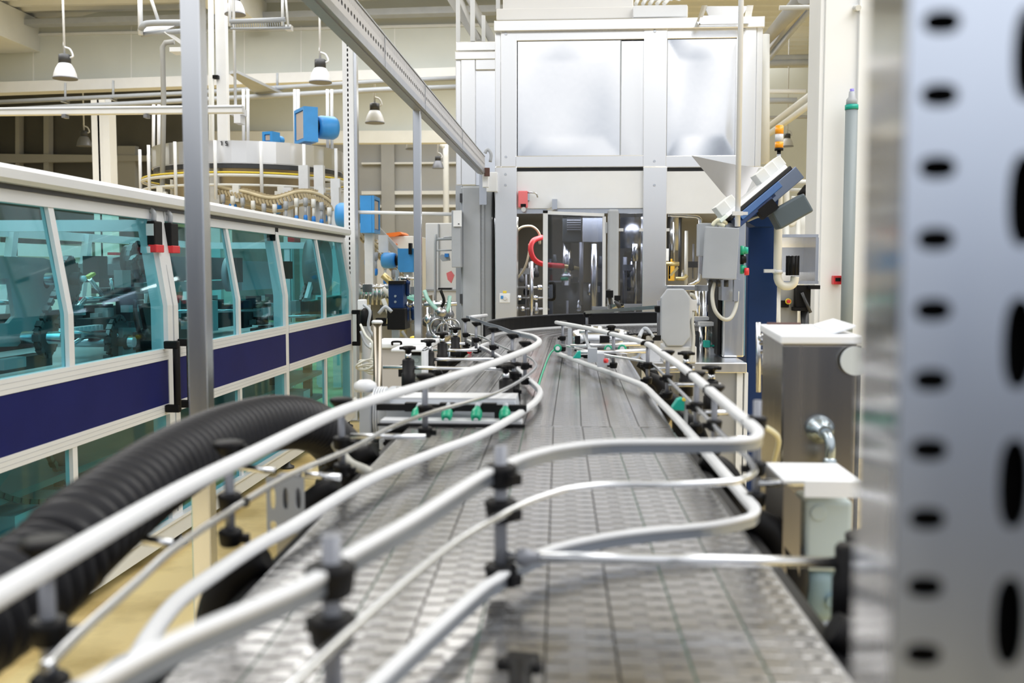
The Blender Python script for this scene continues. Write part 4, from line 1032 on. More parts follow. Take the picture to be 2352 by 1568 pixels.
motor_unit(624, 318, 28, 14.4, math.radians(-20), .16, 1, 'small blue fan unit half hidden behind the top of the round ring', .35)
c_ = PY(850, 497, 11.8); motor_unit(848, 494, 84, 11.8, math.radians(92), .14, -1, 'blue fan motor just beyond the white perforated post', c_.z - 42 / F * 11.8 - .01)
c_ = PY(938, 598, 12.4); motor_unit(938, 598, 54, 12.4, math.radians(86), .2, -1, 'blue fan motor at the lower end of the gripper chain', c_.z - 27 / F * 12.4 - .01)
# ================================================================ filling machine
FY = 9.5
fm = thing('filling_machine', 'tall stainless bottle filling machine enclosure at the end of the conveyor', 'machine', (PY(1440, 700, FY).x, 10.5, 0))
def fr(mb, x0, y0, x1, y1, o=0.0, D=.06): return mb.prect(x0, y0, x1, y1, FY - o, D)
XL_, XR_, ZB_, ZT_ = R(1137, 68, 1752, 760, FY)
# frame
def pillar(x0, y0, x1, y1, z0=None, o=0.0, D=.25, bolts=()):
    a, b, c_, d = R(x0, y0, x1, y1, FY - o); m = MB(); m.box((a, FY - o, z0 if z0 is not None else c_), (b, FY - o + D, d))
    p = m.build('pillar', STEELW, fm, bevel=.006)
    if bolts:
        m = MB()
        for bx, by in bolts: m.lathe(PY(bx, by, FY - o), [(.014, 0), (.012, .008)], (0, -1, 0), 10)
        m.build('bolt', STEEL, p)
    return p
pillar(1150, 68, 1187, 383, bolts=((1162, 78), (1162, 360)))
pillar(1137, 68, 1150, 383, o=-.03)
pillar(1137, 383, 1187, 700, z0=0, o=.03, bolts=((1161, 400), (1161, 425)))
pillar(1478, 68, 1532, 383, o=.012, bolts=((1504, 72), (1503, 370)))
pillar(1476, 383, 1531, 700, z0=0, o=.035, bolts=((1503, 425),))
pillar(1690, 60, 1736, 383, bolts=((1710, 68),))
pillar(1736, 60, 1750, 383, o=-.03)
pillar(1690, 383, 1750, 700, z0=0, o=-.03)
m = MB()
fr(m, 1135, 42, 1757, 67, .05, .3); fr(m, 1184, 66, 1484, 92, .0, .1); fr(m, 1526, 62, 1695, 88, .0, .1); fr(m, 1184, 357, 1484, 384, .004, .1); fr(m, 1526, 357, 1695, 384, .004, .1)
m.build('cross_rail', STEELW, fm, bevel=.006)
# slightly wavy sheet panels
def sheet(x0, y0, x1, y1, mt, amp, name='sheet_panel', seed=0, off=.02):
    a, b, c_, d = R(x0, y0, x1, y1, FY); m = MB(); n = 40; random.seed(seed); vs = []
    ph = [random.random() * 6 for _ in range(6)]
    for j in range(n + 1):
        for i in range(n + 1):
            u, v = i / n, j / n; e = min(u, 1 - u, v, 1 - v) * 6; e = min(1, e)
            h = math.sin(u * 5 + ph[0] + v * 1.6) * .5 + math.sin(u * 8 - v * 3 + ph[1]) * .28 + math.sin(v * 4 + ph[2] + u * 2) * .35
            vs.append((a + (b - a) * u, FY + off - h * amp * e, c_ + (d - c_) * v))
    fs = [(j * (n + 1) + i, j * (n + 1) + i + 1, (j + 1) * (n + 1) + i + 1, (j + 1) * (n + 1) + i) for j in range(n) for i in range(n)]
    m._add(vs, fs, True)
    return m.build(name, mt, fm)
sheet(1189, 93, 1425, 357, STEELM, .006, seed=3); sheet(1427, 93, 1478, 357, STEELW, .001, seed=4); sheet(1533, 89, 1690, 357, STEELM, .013, seed=9)
MB().prect(1424, 93, 1427, 357, FY + .012, .01).build('panel_seam', GREYP, fm)
m = MB(); fr(m, 1187, 384, 1478, 393, -.06, .02); fr(m, 1531, 384, 1690, 393, -.06, .02); m.build('dark_gap', DGREY, fm)
m = MB(); fr(m, 1188, 393, 1476, 478, -.012, .05); m.build('lower_panel', WHITEP, fm); m = MB(); fr(m, 1531, 393, 1690, 490, -.012, .05); m.build('lower_panel', WHITEP, fm)
m = MB(); fr(m, 1188, 478, 1478, 490, -.06, .06); fr(m, 1531, 478, 1690, 490, -.06, .06); m.build('bottom_flange', STEEL, fm)
m = MB()
m.box((XL_, FY + .25, 2.06), (XR_, FY + 2.6, 3.85)); m.build('upper_body', STEELW, fm)
m = MB(); m.box((XL_, FY + 2.2, 0), (XR_, FY + 2.3, 2.2)); m.box((XL_, FY + .2, 0), (XL_ + .05, FY + 2.3, 2.2)); m.build('rear_wall', mat('bay_wall', (.24, .235, .22), .6), fm)
# roof gear
t = thing('roof_unit', 'pale stacked boxes and duct on top of the filling machine', 'roof unit', PY(1330, 45, 10.2))
m = MB(); m.prect(1155, -30, 1455, 20, 10.4, .8); m.prect(1140, 16, 1580, 43, 9.9, 1.2); m.build('duct_box', mat('white_duct', (.80, .80, .80), .4), t, bevel=.01)
m = MB(); m.prect(1455, 12, 1578, 38, 9.8, .2); m.build('front_box', WHITEP, t)
m = MB()
for k in range(5): m.tube(spline([PY(1460 + k * 16, 10, 10), PY(1470 + k * 18, -6, 10.05), PY(1490 + k * 18, -2, 10.1)], 4), .02, 6)
m.build('cable', CREAM, t)
t = thing('roof_tray', 'dark steel open tray on the roof edge of the filling machine', 'tray', PY(1660, 50, 9.4))
m = MB(); m.prism([PY(1605, 56, 9.3), PY(1718, 54, 9.3), PY(1706, 34, 9.3), PY(1616, 36, 9.3)], (0, .02, 0)); m.prism([PY(1604, 56, 9.3), PY(1620, 12, 9.9), PY(1612, 12, 9.9), PY(1600, 50, 9.3)], (.02, .0, 0)); m.prism([PY(1718, 54, 9.3), PY(1726, 12, 9.9), PY(1716, 12, 9.9), PY(1706, 54, 9.3)], (.02, 0, 0))
m.build('side_wall', STEEL, t)
m = MB(); m.prism([PY(1618, 14, 9.9), PY(1718, 14, 9.9), PY(1706, 36, 9.85), PY(1628, 36, 9.85)], (0, .03, 0)); m.build('rear_wall', STEELD, t)
# red interlock switch and hook
m = MB(); fr(m, 1190, 438, 1212, 476, .05, .06); o = m.build('red_interlock', PINK, fm, bevel=.008)
m = MB(); fr(m, 1196, 468, 1208, 475, .056, .02); m.build('black_slot', BLACK, o)
m = MB(); m.lathe(PY(1203, 481, FY - .03), [(.022, 0), (.022, .03)], (0, -1, 0), 14); m.build('button', WHITEPL, o)
m = MB(); m.tube(spline([PY(1213, 442, FY - .04), PY(1224, 442, FY - .07), PY(1232, 445, FY - .07), PY(1235, 453, FY - .06)], 4), .008, 8); fr(m, 1212, 440, 1216, 460, .04, .05); m.build('hook', STEEL, o)
m = MB(); fr(m, 1268, 457, 1280, 480, .09, .09); m.prism([PY(1252, 486, FY - .1), PY(1264, 486, FY - .1), PY(1279, 478, FY - .06), PY(1268, 478, FY - .06)], (0, 0, .015)); m.build('door_bracket', STEEL, fm)
# open acrylic door
dr = MB(); A, B_ = 9.15, 9.46
dr.prect(1247, 488, 1258, 735, A, .04); ddoor = dr.build('acrylic_door', ALU, fm)
m = MB(); m.prism([PY(1247, 484, A), PY(1388, 490, B_), PY(1388, 497, B_), PY(1247, 492, A)], (0, .03, 0)); m.prect(1383, 497, 1391, 735, B_, .03); m.build('frame', ALU, ddoor)
m = MB(); m.prect(1247, 483, 1258, 489, A - .004, .05); m.build('corner_cap', BLACK, ddoor)
m = MB(); m.prism([PY(1257, 492, A), PY(1384, 497, B_), PY(1384, 760, B_), PY(1257, 770, A)], (0, .006, 0)); m.build('clear_panel', GLASSD, ddoor)
m = MB(); m.tube(spline([PY(1262, 650, A - .02), PY(1272, 651, A - .07), PY(1273, 670, A - .07), PY(1272, 686, A - .07), PY(1260, 688, A - .02)], 4), .014, 8); m.build('handle', BLACK, ddoor)
m = MB(); m.prect(1391, 510, 1395, 535, 9.45, .03); m.build('hinge', GREYP, ddoor)
m = MB(); a, b, c_, d = R(1396, 480, 1421, 700, 9.42); m.box((a, 9.42, .5), (b, 9.52, d)); p = m.build('door_pillar', GREYP, fm, bevel=.02)
m = MB(); m.prect(1420, 524, 1432, 531, 9.46, .03); m.prect(1468, 524, 1477, 531, 9.46, .03); m.prect(1530, 524, 1538, 531, 9.46, .03); m.build('lug', WHITEPL, fm)
m = MB(); m.prism([PY(1424, 490, 9.50), PY(1476, 490, 9.50), PY(1476, 760, 9.50), PY(1424, 760, 9.50)], (0, .006, 0)); m.build('clear_panel', GLASSD, fm)
# interior : filler carousel
ins = thing('filling_carousel', 'filling carousel with steel columns and pipes inside the open machine bay', 'machine', (PY(1330, 700, 10.4).x, 10.4, 0))
def cyl_px(name, x0, x1, y0, y1, Y, mt, n=20):
    a, b, c_, d = R(x0, y0, x1, y1, Y); m = MB(); m.tube([((a + b) / 2, Y, c_), ((a + b) / 2, Y, d)], (b - a) / 2, n); return m.build(name, mt, ins)
def box_px(name, x0, y0, x1, y1, Y, D, mt, bev=.006): m = MB(); m.prect(x0, y0, x1, y1, Y, D); return m.build(name, mt, ins, bevel=bev)
box_px('motor_block', 1292, 492, 1336, 556, 10.0, .3, TEALD); box_px('cooling_fins', 1302, 498, 1334, 530, 9.96, .1, DGREY)
m = MB()
for k in range(6): m.prect(1302, 499 + k * 5.4, 1334, 501 + k * 5.4, 9.94, .05)
m.build('cooling_fin', STEELD, ins)
box_px('cover_plate', 1338, 494, 1386, 556, 9.9, .04, GREYP)
cyl_px('carousel_column', 1290, 1312, 556, 655, 10.1, STEEL); cyl_px('column_collar', 1286, 1316, 630, 640, 10.1, STEELD); cyl_px('green_collar', 1288, 1306, 637, 644, 10.0, GREEN)
cyl_px('carousel_drum', 1270, 1390, 648, 780, 10.6, TEALD, 36); box_px('drum_housing', 1260, 645, 1340, 780, 10.9, .3, GREYP)
cyl_px('bottle_column', 1356, 1372, 560, 740, 9.9, STEEL); cyl_px('bottle_column', 1330, 1340, 556, 700, 9.95, POSTG)
for x0, x1, y0, y1, Y, mt in ((1216, 1226, 600, 740, 9.9, STEEL), (1206, 1211, 630, 740, 9.95, POSTG), (1300, 1306, 690, 760, 9.8, POSTG), (1450, 1466, 560, 600, 9.9, STEEL), (1430, 1440, 590, 700, 10, POSTG), (1446, 1460, 600, 660, 9.95, STEELD), (1456, 1462, 580, 760, 10.05, STEEL), (1545, 1551, 510, 600, 9.9, STEELD), (1558, 1566, 500, 640, 10, DGREY), (1572, 1580, 530, 660, 9.95, CREAM), (1536, 1540, 560, 640, 9.9, BLACK), (1590, 1596, 560, 640, 10.1, POSTG)):
    cyl_px('valve_rod', x0, x1, y0, y1, Y, mt, 12)
cyl_px('valve_bowl', 1425, 1478, 500, 570, 10.2, STEELD, 32); cyl_px('valve_bowl', 1532, 1560, 495, 575, 10.4, STEELD, 32)
m = MB()
for y in (660, 684, 709): m.tube([PY(1186, y, 9.95), PY(1262, y, 9.95)], .013, 8)
for x, y in ((1216, 660), (1240, 660), (1192, 684), (1230, 684), (1226, 709), (1200, 709)): m.lathe(PY(x, y, 9.93), [(.02, -.03), (.03, -.02), (.03, .02), (.02, .03)], (1, 0, 0), 12)
m.build('water_pipe', STEEL, ins)
m = MB(); m.tube(spline([PY(1245, 545, 9.9), PY(1225, 553, 9.8), PY(1219, 573, 9.75), PY(1228, 596, 9.75), PY(1250, 607, 9.8), PY(1294, 611, 9.9)], 8), .026, 12); o = m.build('red_hose', RED, ins)
m = MB(); m.tube([PY(1294, 611, 9.9), PY(1318, 614, 9.95), PY(1334, 618, 10)], .018, 8); m.build('brass_fitting', YBRASS, o)
m = MB(); m.tube(spline([PY(1188, 640, 9.9), PY(1205, 615, 9.88), PY(1214, 585, 9.88), PY(1216, 560, 9.9)], 6), .011, 8); m.tube(spline([PY(1188, 530, 9.9), PY(1200, 521, 9.85), PY(1222, 520, 9.85), PY(1238, 535, 9.9), PY(1240, 560, 9.95)], 6), .012, 8); m.build('white_hose', mat('ivory_hose', (.50, .46, .34), .4), ins)
m = MB(); m.tube(spline([PY(1534, 494, 9.8), PY(1590, 497, 9.8), PY(1606, 502, 9.8), PY(1608, 520, 9.8), PY(1606, 630, 9.8), PY(1598, 648, 9.8), PY(1580, 655, 9.85)], 6), .018, 10); m.build('bent_pipe', STEEL, ins)
box_px('yellow_plate', 1535, 594, 1550, 645, 10.1, .03, mat('amber_plate', (.85, .48, .05), .4)); box_px('ivory_plate', 1530, 571, 1540, 600, 10.1, .03, CREAM)
m = MB(); m.prism([PY(1538, 632, 9.8), PY(1556, 612, 9.8), PY(1559, 616, 9.8), PY(1543, 634, 9.8)], (0, .03, 0)); m.tube([PY(1530, 606, 9.8), PY(1560, 606, 9.8)], .02, 8); m.tube([PY(1552, 640, 9.85), PY(1570, 640, 9.85), PY(1578, 632, 9.85)], .02, 8); m.build('valve_lever', YBRASS, ins)
random.seed(21)
for k in range(34):
    x = random.choice([random.uniform(1190, 1246), random.uniform(1425, 1475), random.uniform(1532, 1610), random.uniform(1262, 1390)]); y = random.uniform(600, 740); Y = random.uniform(9.9, 10.6)
    p = PY(x, y, Y); m = MB(); mt = random.choice([STEEL, POSTG, DGREY, STEELD, TEALD, BLACK])
    if k % 3: m.lathe(p, [(.012, -.05), (.028, -.04), (.03, 0), (.018, .02), (.018, .07)], (0, 0, 1), 12)
    else: m.box(p - Vector((.05, .03, .03)), p + Vector((.05, .03, .03)))
    m.build('valve_fitting', mt, ins)
m = MB()
for k in range(9): x = 1192 + k * 9; m.lathe(PY(x, 745 - (k % 3) * 4, 9.85), [(.02, -.03), (.034, 0), (.02, .03)], (0, 0, 1), 12)
m.build('chrome_cap', STEELM, ins)
box_px('machine_table', 1186, 752, 1610, 800, 9.9, 1.2, STEELD)
box_px('bay_shelf', 1532, 655, 1660, 668, 9.3, .3, STEEL)
for x in (1540, 1562, 1585): cyl_px('shelf_leg', x, x + 8, 668, 760, 9.4, POSTG, 10)
# isolator switch plate on the pillar
m = MB(); m.prect(1147, 674, 1171, 695, FY - .06, .04); o = m.build('switch_plate', WHITEP, fm, bevel=.004)
m = MB(); m.prect(1150, 679, 1156, 686, FY - .065, .01); m.build('blue_mark', mat('mid_blue', (.05, .25, .6), .4), o)
m = MB(); m.lathe(PY(1160, 685, FY - .06), [(.018, 0), (.016, .02)], (0, -1, 0), 14); m.build('knob', WHITEPL, o)
m = MB(); m.prect(1155, 668, 1163, 673, FY - .05, .02); m.build('yellow_mark', YELLOW, o)
# side wing of the machine, left
sw = thing('machine_wing', 'white steel wing block beside and behind the filling machine', 'machine', (PY(1092, 700, 11.2).x, 11.2, 0))
WY = 11.2
m = MB(); m.prect(1047, 134, 1139, 430, WY + .06, 1.6); m.build('wing_body', STEELW, sw)
m = MB(); m.prect(1045, 118, 1140, 136, WY - .04, .3); m.prect(1047, 95, 1140, 116, WY, .2); m.prect(1047, 136, 1059, 425, WY, .08); m.prect(1059, 136, 1092, 425, WY - .02, .1); m.prect(1092, 136, 1140, 160, WY - .02, .1); m.build('wing_frame', STEELW, sw, bevel=.006)
m = MB(); m.prect(1093, 160, 1140, 425, WY + .02, .02); m.build('wing_panel', STEELM, sw)
for q_ in ((1047, -40, 1056, 96, WY, .05), (1080, -40, 1090, 94, WY, .05), (1106, 35, 1114, 95, WY, .05), (1139, -40, 1148, 20, 10.6, .05)): m = MB(); m.prect(*q_); m.build('roof_post', WHITEP, sw)
m = MB(); A_ = PY(1020, -20, 13); m.prism([PY(1015, -20, 13), PY(1030, -20, 13), PY(1140, 130, 12), PY(1110, 130, 12)], (0, .1, 0)); m.tube([PY(1050, -20, 13), PY(1100, 95, 12)], .03, 8); m.tube([PY(1070, -20, 13), PY(1140, 110, 12)], .05, 8)
tag(m.build('sloped_duct', TAUPE), 'brown sloping cable duct rising behind the white wing block', 'duct')
# grey cabinet on the wing
cb = thing('control_cabinet', 'tall grey control cabinet with hinged door beside the filling machine', 'cabinet', (PY(1092, 700, 9.6).x, 9.8, 0))
a, b, c_, d = R(1058, 430, 1130, 700, 9.62); m = MB(); m.box((a, 9.62, .05), (b, 10.2, d)); m.build('body', GREYP, cb, bevel=.01)
a2, b2, _, d2 = R(1062, 428, 1104, 700, 9.58); m = MB(); m.box((a2, 9.57, .1), (b2, 9.62, d2)); m.build('door', GREYP, cb, bevel=.015)
a3, b3, _, d3 = R(1105, 440, 1112, 700, 9.60); m = MB(); m.box((a3, 9.60, .1), (b3, 9.63, d3))
for k in range(60): m.box((a3 + .005, 9.595, .15 + k * .034), (b3 - .008, 9.60, .165 + k * .034))
m.build('perforated_strip', GREYP, cb)
m = MB(); m.prect(1056, 444, 1062, 464, 9.58, .05); m.prect(1056, 675, 1062, 697, 9.58, .05); m.build('hinge', DGREY, cb)
m = MB(); m.prect(1131, 440, 1135, 760, 9.55, .05); m.build('gap_shade', BLACK, cb)  # black strip standing in for the shaded gap beside the pillar
m = MB(); m.prect(1047, 425, 1062, 760, 9.9, .5); m.build('side_frame', GREYP, cb)
t = thing('wall_box', 'narrow grey electrical box with a white plate beside the control cabinet', 'electrical box', PY(1047, 615, 9.4))
m = MB(); m.prect(1037, 483, 1058, 614, 9.42, .25); m.build('housing', GREYP, t, bevel=.006)
m = MB(); m.prect(1041, 483, 1060, 520, 9.40, .03); m.build('white_plate', WHITEP, t)
m = MB(); m.prect(1052, 513, 1055, 515, 9.395, .01); m.build('mark', BLACK, t)
# trunk end bracket
t = thing('duct_bracket', 'white bracket and short post holding the cable duct end at the steel machine', 'bracket', PY(1115, 440, 9.2))
m = MB(); m.prect(1117, 395, 1142, 440, 9.40, .05); m.prect(1108, 385, 1122, 430, 9.30, .05); m.build('plate', WHITEP, t, bevel=.006)
m = MB(); a, b, c_, d = R(1101, 400, 1118, 470, 9.45); m.box((a, 9.44, c_), (b, 9.5, d)); m.build('stub_post', STEEL, t)
m = MB(); m.tube(spline([PY(1114, 352, 9.25), PY(1118, 344, 9.25), PY(1124, 346, 9.25), PY(1128, 356, 9.25), PY(1126, 372, 9.25)], 4), .015, 8); m.build('cable_loop', GREYP, t)
m = MB(); m.prect(1112, 385, 1124, 404, 9.22, .05); m.build('brown_end', BROWN, t)
pipe('white_bar', [PY(812, 487, 9.66), PY(1045, 492, 9.66)], .018, WHITEP, 'long white horizontal bar between the perforated post and the electrical box', 'bar')

bl = area('bay_fill', (PY(1330, 500, 10.1).x, 9.9, 2.0), (0, 0, 0), 1.8, .3, 15)  # area lamp added inside the machine bay to lift its dark interior
# ================================================================ capping unit on the right
UY = 5.3
cu = thing('base_cabinet', 'stainless base cabinet with a thick worktop under the control unit', 'cabinet', (PY(1660, 800, 5.6).x, 5.6, 0))
a, b, c_, d = R(1480, 832, 1742, 858, 5.15); zt = PY(1600, 832, 5.15).z
b = PY(1716, 840, 5.15).x
m = MB(); m.box((a, 5.15, zt - .055), (b, 6.1, zt)); m.build('worktop', STEEL, cu, bevel=.006)
m = MB(); m.box((a + .25, 5.2, .06), (b - .03, 6.05, zt - .055)); m.build('body', mat('cabinet_steel', (.36, .38, .42), .34, .6, nscale=20, rvar=.05), cu, bevel=.004)
m = MB(); x = PY(1706, 850, 5.18).x; m.box((x - .03, 5.17, .05), (x, 5.21, zt - .056)); m.box((x + .012, 5.19, .05), (x + .03, 5.23, zt - .056)); m.build('corner_trim', ALU, cu)
m = MB()
for fx in (a + .3, b - .08):
    for fy in (5.26, 6.0): m.lathe((fx, fy, 0), [(.04, 0), (.04, .012), (.018, .025), (.018, .062)], n=12)
m.build('foot', DGREY, cu)
ct = zt
# column
co = thing('steel_column', 'upright stainless column with a pale blue side standing on the worktop', 'column', PY(1690, 825, 5.5))
xa, xb, _, z1 = R(1661, 507, 1712, 820, 5.45)
m = MB(); m.box((xa, 5.45, ct), (xb, 5.92, z1)); m.build('column_body', STEEL, co, bevel=.012)
m = MB(); m.box((xb, 5.46, ct + .01), (xb + .003, 5.91, ct + .55)); m.build('pale_blue_panel', mat('pale_blue_sheet', (.25, .48, .60), .25, .2), co)
m = MB(); m.box((xa - .02, 5.5, ct + .01), (xa - .003, 5.9, ct + .62)); m.build('black_edge', BLACK, co)
# navy column
nx0, nx1, _, nz = R(1737, 497, 1782, 800, 6.2)
m = MB(); m.box((nx0 - .06, 6.15, .01), (nx1, 6.6, nz + .02)); nb = m.build('navy_column', NAVYM, None, bevel=.01)
tag(nb, 'tall navy blue machine column behind the stainless column', 'column')
# control box with buttons
bx = thing('control_box', 'grey wall control box with green, black and red buttons on its side', 'control box', PY(1655, 640, 5.2))
q = [PY(1619, 520, 5.18), PY(1697, 524, 5.10), PY(1690, 642, 5.10), PY(1612, 639, 5.18)]
m = MB(); m.prism(q, (.03, .20, 0)); m.build('enclosure', GREYP, bx, bevel=.004)
dv = Vector((0, -.02, 0)); m = MB(); m.prism([p + dv for p in q], (0, .018, 0)); m.build('lid', GREYP, bx, bevel=.004)
sx = PY(1697, 524, 5.10)
for (py, mt, n_) in ((572, GREEN, 'green_button'), (593, BLACK, 'selector_switch'), (615, GREEN, 'red_green_button')):
    p = PY(1700, py + 3, 5.16); m = MB(); m.lathe(p, [(.024, 0), (.024, .018), (.018, .02), (.018, .03)], (1, -.1, 0), 16); o = m.build(n_, mt, bx)
    if n_ == 'red_green_button': m = MB(); m.lathe(p + Vector((.02, -.02, -.012)), [(.02, 0), (.018, .02)], (1, -.3, 0), 14); m.build('red_cap', RED, o)
    if n_ == 'green_button': m = MB(); m.lathe(p + Vector((.02, 0, 0)), [(.02, 0), (.017, .02)], (1, -.1, 0), 14); m.build('button_cap', GREENT, o)
m = MB()
for x in (1632, 1650, 1668): p = PY(x, 643, 5.2); m.tube([p, p - Vector((0, 0, .035))], .012, 8)
m.build('cable_gland', DGREY, bx)
m = MB(); m.tube(spline([PY(1640, 650, 5.2), PY(1636, 680, 5.15), PY(1642, 712, 5.12), PY(1660, 732, 5.12), PY(1678, 730, 5.15), PY(1690, 705, 5.2), PY(1694, 670, 5.25)], 8), .010, 8); m.build('looping_cable', mat('grey_cable', (.45, .45, .41), .5), bx)
m = MB(); m.tube(spline([PY(1636, 518, 5.3), PY(1646, 507, 5.3), PY(1660, 507, 5.3), PY(1668, 512, 5.35)], 5), .010, 8); m.tube(spline([PY(1640, 509, 5.32), PY(1655, 515, 5.3), PY(1664, 519, 5.3)], 5), .010, 8); m.build('cable_arch', mat('ivory_cable', (.70, .68, .50), .5), bx)
m = MB(); m.prect(1606, 512, 1650, 588, 5.42, .12); tag(m.build('junction_box', GREYP, None, bevel=.004), 'flat grey junction box tucked behind the control box', 'junction box')
mp_ = thing('mounting_plate', 'bent steel mounting plate under the control box', 'plate', PY(1665, 690, 5.35))
m = MB(); m.prect(1658, 642, 1706, 690, 5.35, .12); m.build('plate', STEEL, mp_)
m = MB(); m.prect(1686, 640, 1696, 692, 5.20, .05); m.build('strap', STEEL, mp_)
m = MB(); m.prect(1612, 588, 1625, 628, 5.44, .1); m.prism([PY(1610, 627, 5.44), PY(1625, 627, 5.44), PY(1632, 654, 5.44)], (0, .05, 0)); m.build('cable_bracket', STEEL, mp_)
# octagonal panel
op = thing('octagonal_panel', 'grey octagonal inspection housing standing on the worktop edge', 'machine housing', PY(1552, 812, 5.1))
o8 = [(1518, 684), (1534, 663), (1571, 663), (1585, 684), (1585, 775), (1569, 795), (1532, 795), (1518, 778)]
m = MB(); m.prism([PY(x, y, 5.1) for x, y in o8], (0, .05, 0)); m.build('front_plate', GREYP, op, bevel=.006)
m = MB(); m.prism([PY(x, y, 5.16) for x, y in ((1521, 686), (1536, 667), (1575, 667), (1590, 688), (1590, 800), (1528, 800))], (0, .12, 0)); m.build('rear_housing', WHITEPL, op)
m = MB(); a = PY(1525, 795, 5.12); b = PY(1600, 814, 5.12); m.box((a.x, 5.12, zt), (b.x, 5.35, a.z)); m.build('base', WHITEPL, op, bevel=.006)
m = MB(); m.prect(1586, 688, 1601, 714, 5.18, .08); m.build('side_box', WHITEPL, op, bevel=.004)
m = MB(); m.tube(spline([PY(1584, 676, 5.18), PY(1592, 678, 5.18), PY(1596, 688, 5.2)], 4), .010, 8); m.tube(spline([PY(1592, 714, 5.2), PY(1590, 740, 5.15), PY(1593, 775, 5.12), PY(1590, 810, 5.1), PY(1584, 834, 5.08)], 6), .009, 8); m.build('cable', mat('grey_cable', (.45, .45, .41), .5), op)
# flat guard rod to the octagon post
t = thing('flat_guide_bar', 'flat steel guide bar on two short posts above the curved black guard', 'guide rail', PY(1430, 715, 5.6))
m = MB(); A, B_ = PY(1342, 721, 6.7), PY(1512, 709, 5.4); m.prism([A, B_, B_ + Vector((0, 0, .02)), A + Vector((0, 0, .02))], (0, .006, 0)); m.build('bar', STEEL, t)
for x, y0, y1, Y in ((1348, 722, 755, 6.7), (1513, 692, 770, 5.4)):
    m = MB(); m.tube([PY(x, y0 - 2, Y), PY(x, y1, Y)], .010, 10); o = m.build('upright_rod', POSTG, t)
    c = MB(); clamp(c, PY(x, y0 + (0 if x < 1400 else 17), Y), 0, 1.3); c.build('clamp', BLACK, o)
t = thing('conveyor_bracket', 'tilted black clamp arm beyond the curved guard at the machine mouth', 'bracket', PY(1405, 710, 8.4))
m = MB(); m.tube([PY(1397, 664, 8.4), PY(1404, 700, 8.4)], .018, 8); m.tube([PY(1414, 690, 8.3), PY(1424, 706, 8.3)], .02, 8); q = PY(1404, 700, 8.4); m.tube([q, (q.x, 8.4, .01)], .025, 10); m.build('arm', DGREY, t)
m = MB(); m.cbox(PY(1400, 675, 8.38), (.06, .05, .06)); m.build('clamp', BLACK, t)
m = MB(); m.cbox(PY(1418, 684, 8.3), (.05, .04, .04)); m.build('clamp', BLACK, t)
m = MB(); m.prism([PY(1396, 700, 8.4), PY(1430, 696, 8.3), PY(1434, 704, 8.3), PY(1398, 711, 8.4)], (0, .05, 0)); m.prect(1360, 704, 1396, 712, 8.5, .08); m.prect(1434, 698, 1475, 708, 8.5, .08); m.build('flat_bar', STEEL, t)
# sensors and fixtures between the right guide and the housing
t = thing('sensor_rig', 'small sensor rig with green and teal sensors behind the looped guide rail', 'sensor', PY(1350, 830, 4.4))
for q_ in ((1310, 795, 1500, 789, 4.5), (1325, 810, 1486, 806, 4.2), (1330, 762, 1400, 760, 5.2)): m = MB(); m.tube([PY(q_[0], q_[1], q_[4]), PY(q_[2], q_[3], q_[4])], .010, 10); m.build('rod', STEEL, t)
for x, y, Y in ((1281, 800, 4.6), (1397, 802, 4.3), (1429, 801, 4.3)):
    m = MB(); m.lathe(PY(x, y, Y), [(.014, -.01), (.019, -.005), (.019, .006), (.014, .01), (.014, .02)], (0, -1, .2), 16); o = m.build('green_sensor', GREEN, t)
    m = MB(); m.lathe(PY(x, y, Y - .018), [(.010, 0), (.010, .006)], (0, -1, .2), 12); m.build('sensor_tip', WHITEPL, o)
m = MB(); m.prism([PY(1315, 823, 4.1), PY(1327, 807, 4.1), PY(1334, 806, 4.1), PY(1334, 823, 4.1)], (0, .04, 0)); m.build('teal_sensor', GREENT, t, bevel=.003)
for q_ in ((1350, 800, 1372, 832, 3.95, .05), (1372, 812, 1388, 843, 3.85, .06), (1388, 825, 1400, 838, 3.85, .05), (1304, 755, 1313, 815, 4.6, .03)): m = MB(); m.prect(*q_); m.build('bracket_plate', GREYP, t)
m = MB(); m.lathe(PY(1389, 828, 3.83), [(.010, 0), (.008, .012)], (1, -.6, 0), 14); m.build('red_button', RED, t)
for q_ in ((1320, 772, 1333, 806, 4.5, .05), (1378, 772, 1400, 795, 4.7, .06)): m = MB(); m.prect(*q_); m.build('valve_block', BLACK, t)
m = MB(); m.lathe(PY(1380, 780, 5.4), [(.05, -.15), (.06, -.1), (.06, .1), (.05, .15)], (1, 0, 0), 18); m.build('drum', STEEL, t); m = MB(); m.lathe(PY(1370, 768, 5.8), [(.05, -.03), (.06, .0), (.03, .05)], (0, 0, 1), 18); m.build('drum', STEEL, t)
for q_, r_ in (([PY(1500, 775, 4.9), PY(1485, 755, 4.9), PY(1475, 760, 4.9), PY(1468, 775, 4.8)], .010), ([PY(1342, 770, 4.6), PY(1350, 790, 4.5), PY(1356, 805, 4.4)], .008), ([PY(1470, 808, 4.2), PY(1464, 820, 4.2), PY(1450, 824, 4.2)], .008)):
    m = MB(); m.tube(spline(q_, 5), r_, 8); m.build('cable', GREYP, t)
m = MB(); star_knob(m, PY(1478, 770, 4.9), .03); m.build('knob', BLACK, t)
m = MB(); star_knob(m, PY(1404, 752, 5.2), .02); m.build('knob', BLACK, t)
for q_ in ((1396, 752, 1412, 772, 5.2, .04), (1500, 770, 1518, 782, 5.0, .05)): m = MB(); m.prect(*q_); m.build('clamp', BLACK, t)
t = thing('teal_photo_sensor', 'teal green wedge sensor with a yellow lamp low beside the looped guide rail', 'sensor', PY(1560, 940, 2.9))
